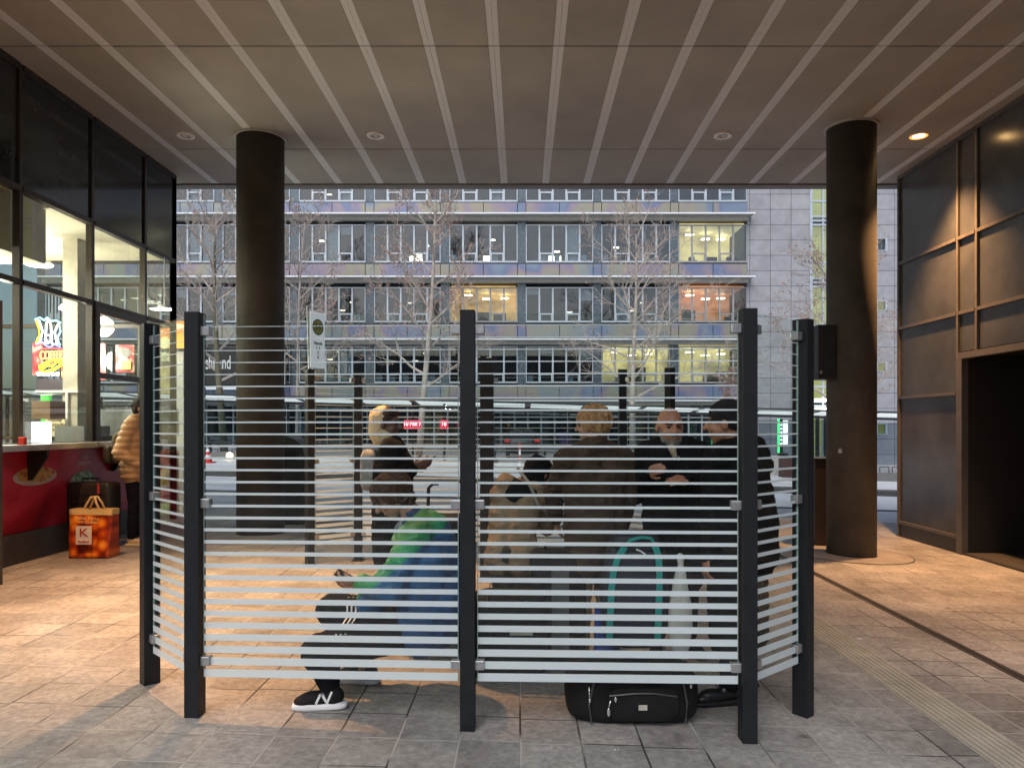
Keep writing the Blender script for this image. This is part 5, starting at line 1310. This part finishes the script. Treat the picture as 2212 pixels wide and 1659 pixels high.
# ------------------------------------------------------------------ luggage inside the screen
c = ground_pt(1359, 3.98); c.z += .0
M_duf = pm('black_nylon', (.010, .0095, .0095), .6, 0, .4, 7, .4, 220, spec=.22)
t = thing('duffel_bag', 'large black duffel bag lying on the paving under the right glass panel', 'duffel bag', c)
def dn_(p): p.z += .012*noise.noise(p*6)-.02*(abs(p.x)/.36)**2*(1 if p.z > 0 else 0); p.y += .014*noise.noise(p*8+V((3, 3, 3))); p.x += .012*noise.noise(p*7); return p
MB().rbox(c+V((0, 0, .155)), (.70, .34, .31), .38, 12, fn=dn_).build('bag_body', M_duf, t, smooth=True)
MB().rbox(c+V((.05, -.165, .12)), (.38, .05, .18), .45, 10, fn=lambda p: p+V((0, .006*noise.noise(p*14), 0))).build('front_pocket', M_duf, t, smooth=True)
mb = MB(); mb.tube([c+V((-.13, -.192, .17)), c+V((0, -.2, .185)), c+V((.1, -.2, .185)), c+V((.22, -.188, .165))], .005, 6); mb.tube([c+V((-.22, -.17, .02)), c+V((-.235, -.185, .12)), c+V((-.2, -.17, .27))], .006, 6); mb.tube([c+V((.27, -.17, .02)), c+V((.275, -.18, .13)), c+V((.25, -.17, .27))], .006, 6)
mb.build('zip', pm('zip_dark', (.06, .06, .06), .4), t)
mb = MB(); mb.ell(c+V((-.135, -.205, .09)), (.009, .004, .022)); mb.ell(c+V((-.10, -.205, .155)), (.007, .004, .014)); mb.cyl(c+V((-.135, -.2, .11)), c+V((-.125, -.2, .15)), .004, n=8); mb.ell(c+V((.295, -.18, .215)), (.007, .004, .012)); mb.cyl(c+V((-.235, -.19, .215)), c+V((-.232, -.19, .15)), .004, n=6); mb.ell(c+V((-.232, -.192, .145)), (.006, .004, .012)); mb.build('zip_pull', pm('chrome', (.7, .7, .68), .2, .8), t, smooth=True)
MB().box(c.x+.02, c.x+.065, c.y-.199, c.y-.195, c.z+.098, c.z+.125).build('badge', pm('badge_grey', (.42, .40, .36), .5), t)
mb = MB(); mb.tube([c+V((-.2, -.15, .25)), c+V((-.12, -.2, .27)), c+V((.1, -.2, .26)), c+V((.2, -.15, .26))], .012, 6); mb.build('handle', M_black, t, smooth=True)

c = V((P(1370, 1300, 4.18).x, 4.2, .29))
t = thing('hiking_backpack', 'navy hiking backpack with teal shoulder straps standing on the duffel', 'backpack', c)
def bp_(p): k = (p.z+.32)/.64; p.x *= (1-.30*max(0, k-.55)/.45); p.x += .008*noise.noise(p*9); p.y += .010*noise.noise(p*8); return p
MB().rbox(c+V((0, 0, .33)), (.38, .25, .66), .45, 12, fn=bp_).build('pack_body', pm('navy_nylon', (.016, .020, .040), .6, 0, .3, 7, .35, 200), t, smooth=True)
MB().rbox(c+V((0, -.02, .60)), (.27, .22, .12), .5, 8).build('lid', pm('navy_nylon2', (.013, .014, .026), .6), t, smooth=True)
def strapmesh(pts, w):
    mb = MB(); pts = [V(p) for p in pts]; vs = []
    for i, p in enumerate(pts):
        tn = (pts[min(i+1, len(pts)-1)]-pts[max(0, i-1)]); nn = V((tn.z, 0, -tn.x)).normalized()*w; vs += [p-nn, p+nn, p+nn+V((0, -.006, 0)), p-nn+V((0, -.006, 0))]
    for i in range(len(pts)-1):
        for j in range(4): mb.f.append((i*4+j, i*4+(j+1) % 4, (i+1)*4+(j+1) % 4, (i+1)*4+j)); mb.mi.append(0)
    mb.v = [tuple(v) for v in vs]; return mb
M_teal = pm('teal_strap', (.02, .30, .28), .6, 0, .15, 10, .3, 200)
yy = c.y-.145
def sp_(px, py): q = P(px, py, yy); return V((q.x, yy, q.z))
strapmesh([sp_(1316, 1390), sp_(1318, 1330), sp_(1321, 1270), sp_(1325, 1235), sp_(1334, 1205), sp_(1350, 1180)], .018).build('shoulder_strap', M_teal, t)
strapmesh([sp_(1420, 1390), sp_(1422, 1330), sp_(1424, 1270), sp_(1424, 1230), sp_(1422, 1200), sp_(1412, 1172)], .018).build('shoulder_strap', M_teal, t)
strapmesh([sp_(1348, 1182), sp_(1362, 1166), sp_(1385, 1160), sp_(1405, 1162), sp_(1414, 1174)], .008).build('grab_loop', M_teal, t)
strapmesh([sp_(1374, 1186), sp_(1384, 1190), sp_(1394, 1197)], .004).build('emblem', M_white, t)

c = V((P(1470, 1400, 4.05).x, 4.05, g(.9, 4.05)+.15))
t = thing('plastic_bag', 'thin white plastic bag hanging beside the teal strapped backpack', 'plastic bag', c)
prof = [(.001, .0), (.03, .01), (.055, .10), (.066, .20), (.06, .30), (.045, .42), (.03, .50), (.014, .54), (.02, .58), (.012, .60), (.001, .605)]
mb = MB(); mb.lathe(prof, c+V((0, 0, .12)), 28, sy=.7)
o = mb.build('bag_film', pm('white_film', (.55, .54, .52), .45, 0, .1, 6), t, smooth=True)
for v in o.data.vertices: n_ = noise.noise(V((v.co.x*20, v.co.y*20, v.co.z*6))); v.co.x += .012*n_; v.co.y += .012*n_
c = ground_pt(1310, 4.3)
t = thing('blue_bag', 'bright blue folded bag between the duffel and the backpack', 'bag', c); bagshape(.16, .13, .14, .08, .48, c+V((0, 0, .01)), .02).build('bag_body', pm('royal_blue', (.02, .05, .28), .55, 0, .3, 6), t, smooth=True)
c = ground_pt(1203, 4.72)
t = thing('upright_suitcase', 'dark upright suitcase with a grey side panel between the bending person and the blond person', 'suitcase', c)
MB().rbox(c+V((0, 0, .40)), (.36, .26, .72), .22, 10).build('shell', pm('charcoal_shell', (.016, .015, .015), .6, 0, .3, 6, .2, spec=.2), t, smooth=True)
MB().box(c.x-.04, c.x+.07, c.y-.139, c.y-.13, c.z+.12, c.z+.66).build('side_panel', pm('grey_panel', (.10, .10, .10), .6, 0, .2, 6), t)
MB().tube([c+V((-.08, 0, .75)), c+V((-.07, 0, .80)), c+V((.07, 0, .80)), c+V((.08, 0, .75))], .012, 6).build('handle', M_black, t, smooth=True)
for q_ in (-1, 1): MB().cyl(c+V((q_*.13-.015, -.06, .03)), c+V((q_*.13+.015, -.06, .03)), .03, n=14).build('wheel', M_black, t)
# dark holdall and trolley behind the middle post
c = ground_pt(1095, 4.55)
t = thing('black_holdall', 'black holdall with pale lettering standing behind the middle post', 'holdall', c); MB().rbox(c+V((0, 0, .27)), (.50, .3, .52), .32, 10, fn=dn_).build('bag_body', M_duf, t, smooth=True)
MB().tube([c+V((-.12, -.14, .44)), c+V((-.1, -.16, .54)), c+V((.08, -.16, .54)), c+V((.12, -.14, .44))], .011, 6).build('handle', M_black, t, smooth=True)
MB().box(c.x+.02, c.x+.16, c.y-.156, c.y-.151, c.z+.29, c.z+.31).build('print_mark', pm('print_pale', (.35, .34, .3), .6), t)
c = ground_pt(955, 5.05)
t = thing('trolley_case', 'dark trolley case with raised handle behind the squatting man', 'trolley case', c)
MB().rbox(c+V((.02, 0, .62)), (.34, .26, .62), .35, 10, fn=dn_).build('case', M_duf, t, smooth=True)
MB().tube([c+V((-.12, .05, .3)), c+V((-.10, .05, 1.10)), c+V((-.07, .05, 1.13)), c+V((-.03, .05, 1.13))], .012, 8).build('pull_handle', M_black, t, smooth=True)
MB().rbox(c+V((.02, 0, .18)), (.36, .28, .26), .35, 8).build('lower_case', pm('lower_case', (.02, .018, .018), .6), t, smooth=True)
for s in (-1, 1): MB().cyl(c+V((s*.13-.015, -.08, .035)), c+V((s*.13+.015, -.08, .035)), .035, n=14).build('wheel', M_black, t)

# small litter on the paving
rng = random.Random(4)
for i, (px, py, lab) in enumerate(((1322, 1618, 'white scrap of litter on the paving at bottom centre'), (1856, 1360, 'tiny white scrap by the drain channel'), (1700, 1650, 'pale scrap on the paving at bottom right'))):
    d = 1.55*FOC/(py-HY); x = (px-CX)/FOC*d; z = g(x, d); mb = MB()
    for k in range(3):
        a = rng.uniform(0, 3); l_ = .012+.02*rng.random(); mb.add([(x+k*.01, d, z+.003), (x+k*.01+l_*math.cos(a), d+l_*math.sin(a), z+.012), (x+k*.01+.01, d+.012, z+.006)], [(0,1,2)])
    tag(mb.build('paper_scrap', M_white, None, loc=(x, d, z)), lab, 'litter', 'scraps of litter on the paving')

# ------------------------------------------------------------------ world, sun, render settings
w = bpy.data.worlds.new('World'); scn.world = w; w.use_nodes = True; nt = w.node_tree
sky = nt.nodes.new('ShaderNodeTexSky'); sky.sky_type = 'NISHITA'; sky.sun_disc = False; sky.sun_elevation = R(46); sky.sun_rotation = R(200)
sky.air_density = 1.0; sky.dust_density = 3.5; sky.ozone_density = 1.5
nt.links.new(sky.outputs[0], nt.nodes['Background'].inputs[0]); nt.nodes['Background'].inputs[1].default_value = .15
sl_ = bpy.data.lights.new('sun', 'SUN'); sl_.energy = 1.5; sl_.angle = R(50); sl_.color = (.88, .94, 1.0)
so_ = bpy.data.objects.new('sun', sl_); COL.objects.link(so_)
el, az = R(46), R(200)     # same direction as the sky: light travels from the sun towards the scene
sd_ = V((math.sin(az)*math.cos(el), math.cos(az)*math.cos(el), math.sin(el)))
so_.rotation_euler = sd_.to_track_quat('Z', 'Y').to_euler(); so_.location = (0, -20, 40)
scn.view_settings.view_transform = 'Standard'; scn.view_settings.look = 'None'; scn.view_settings.exposure = 0
scn.render.engine = 'CYCLES'
cy = scn.cycles; cy.use_denoising = True
try: cy.denoiser = 'OPENIMAGEDENOISE'
except Exception: pass
cy.max_bounces = 8; cy.diffuse_bounces = 4; cy.glossy_bounces = 4; cy.transparent_max_bounces = 24; cy.transmission_bounces = 4
cy.caustics_reflective = False; cy.caustics_refractive = False; cy.sample_clamp_indirect = 6
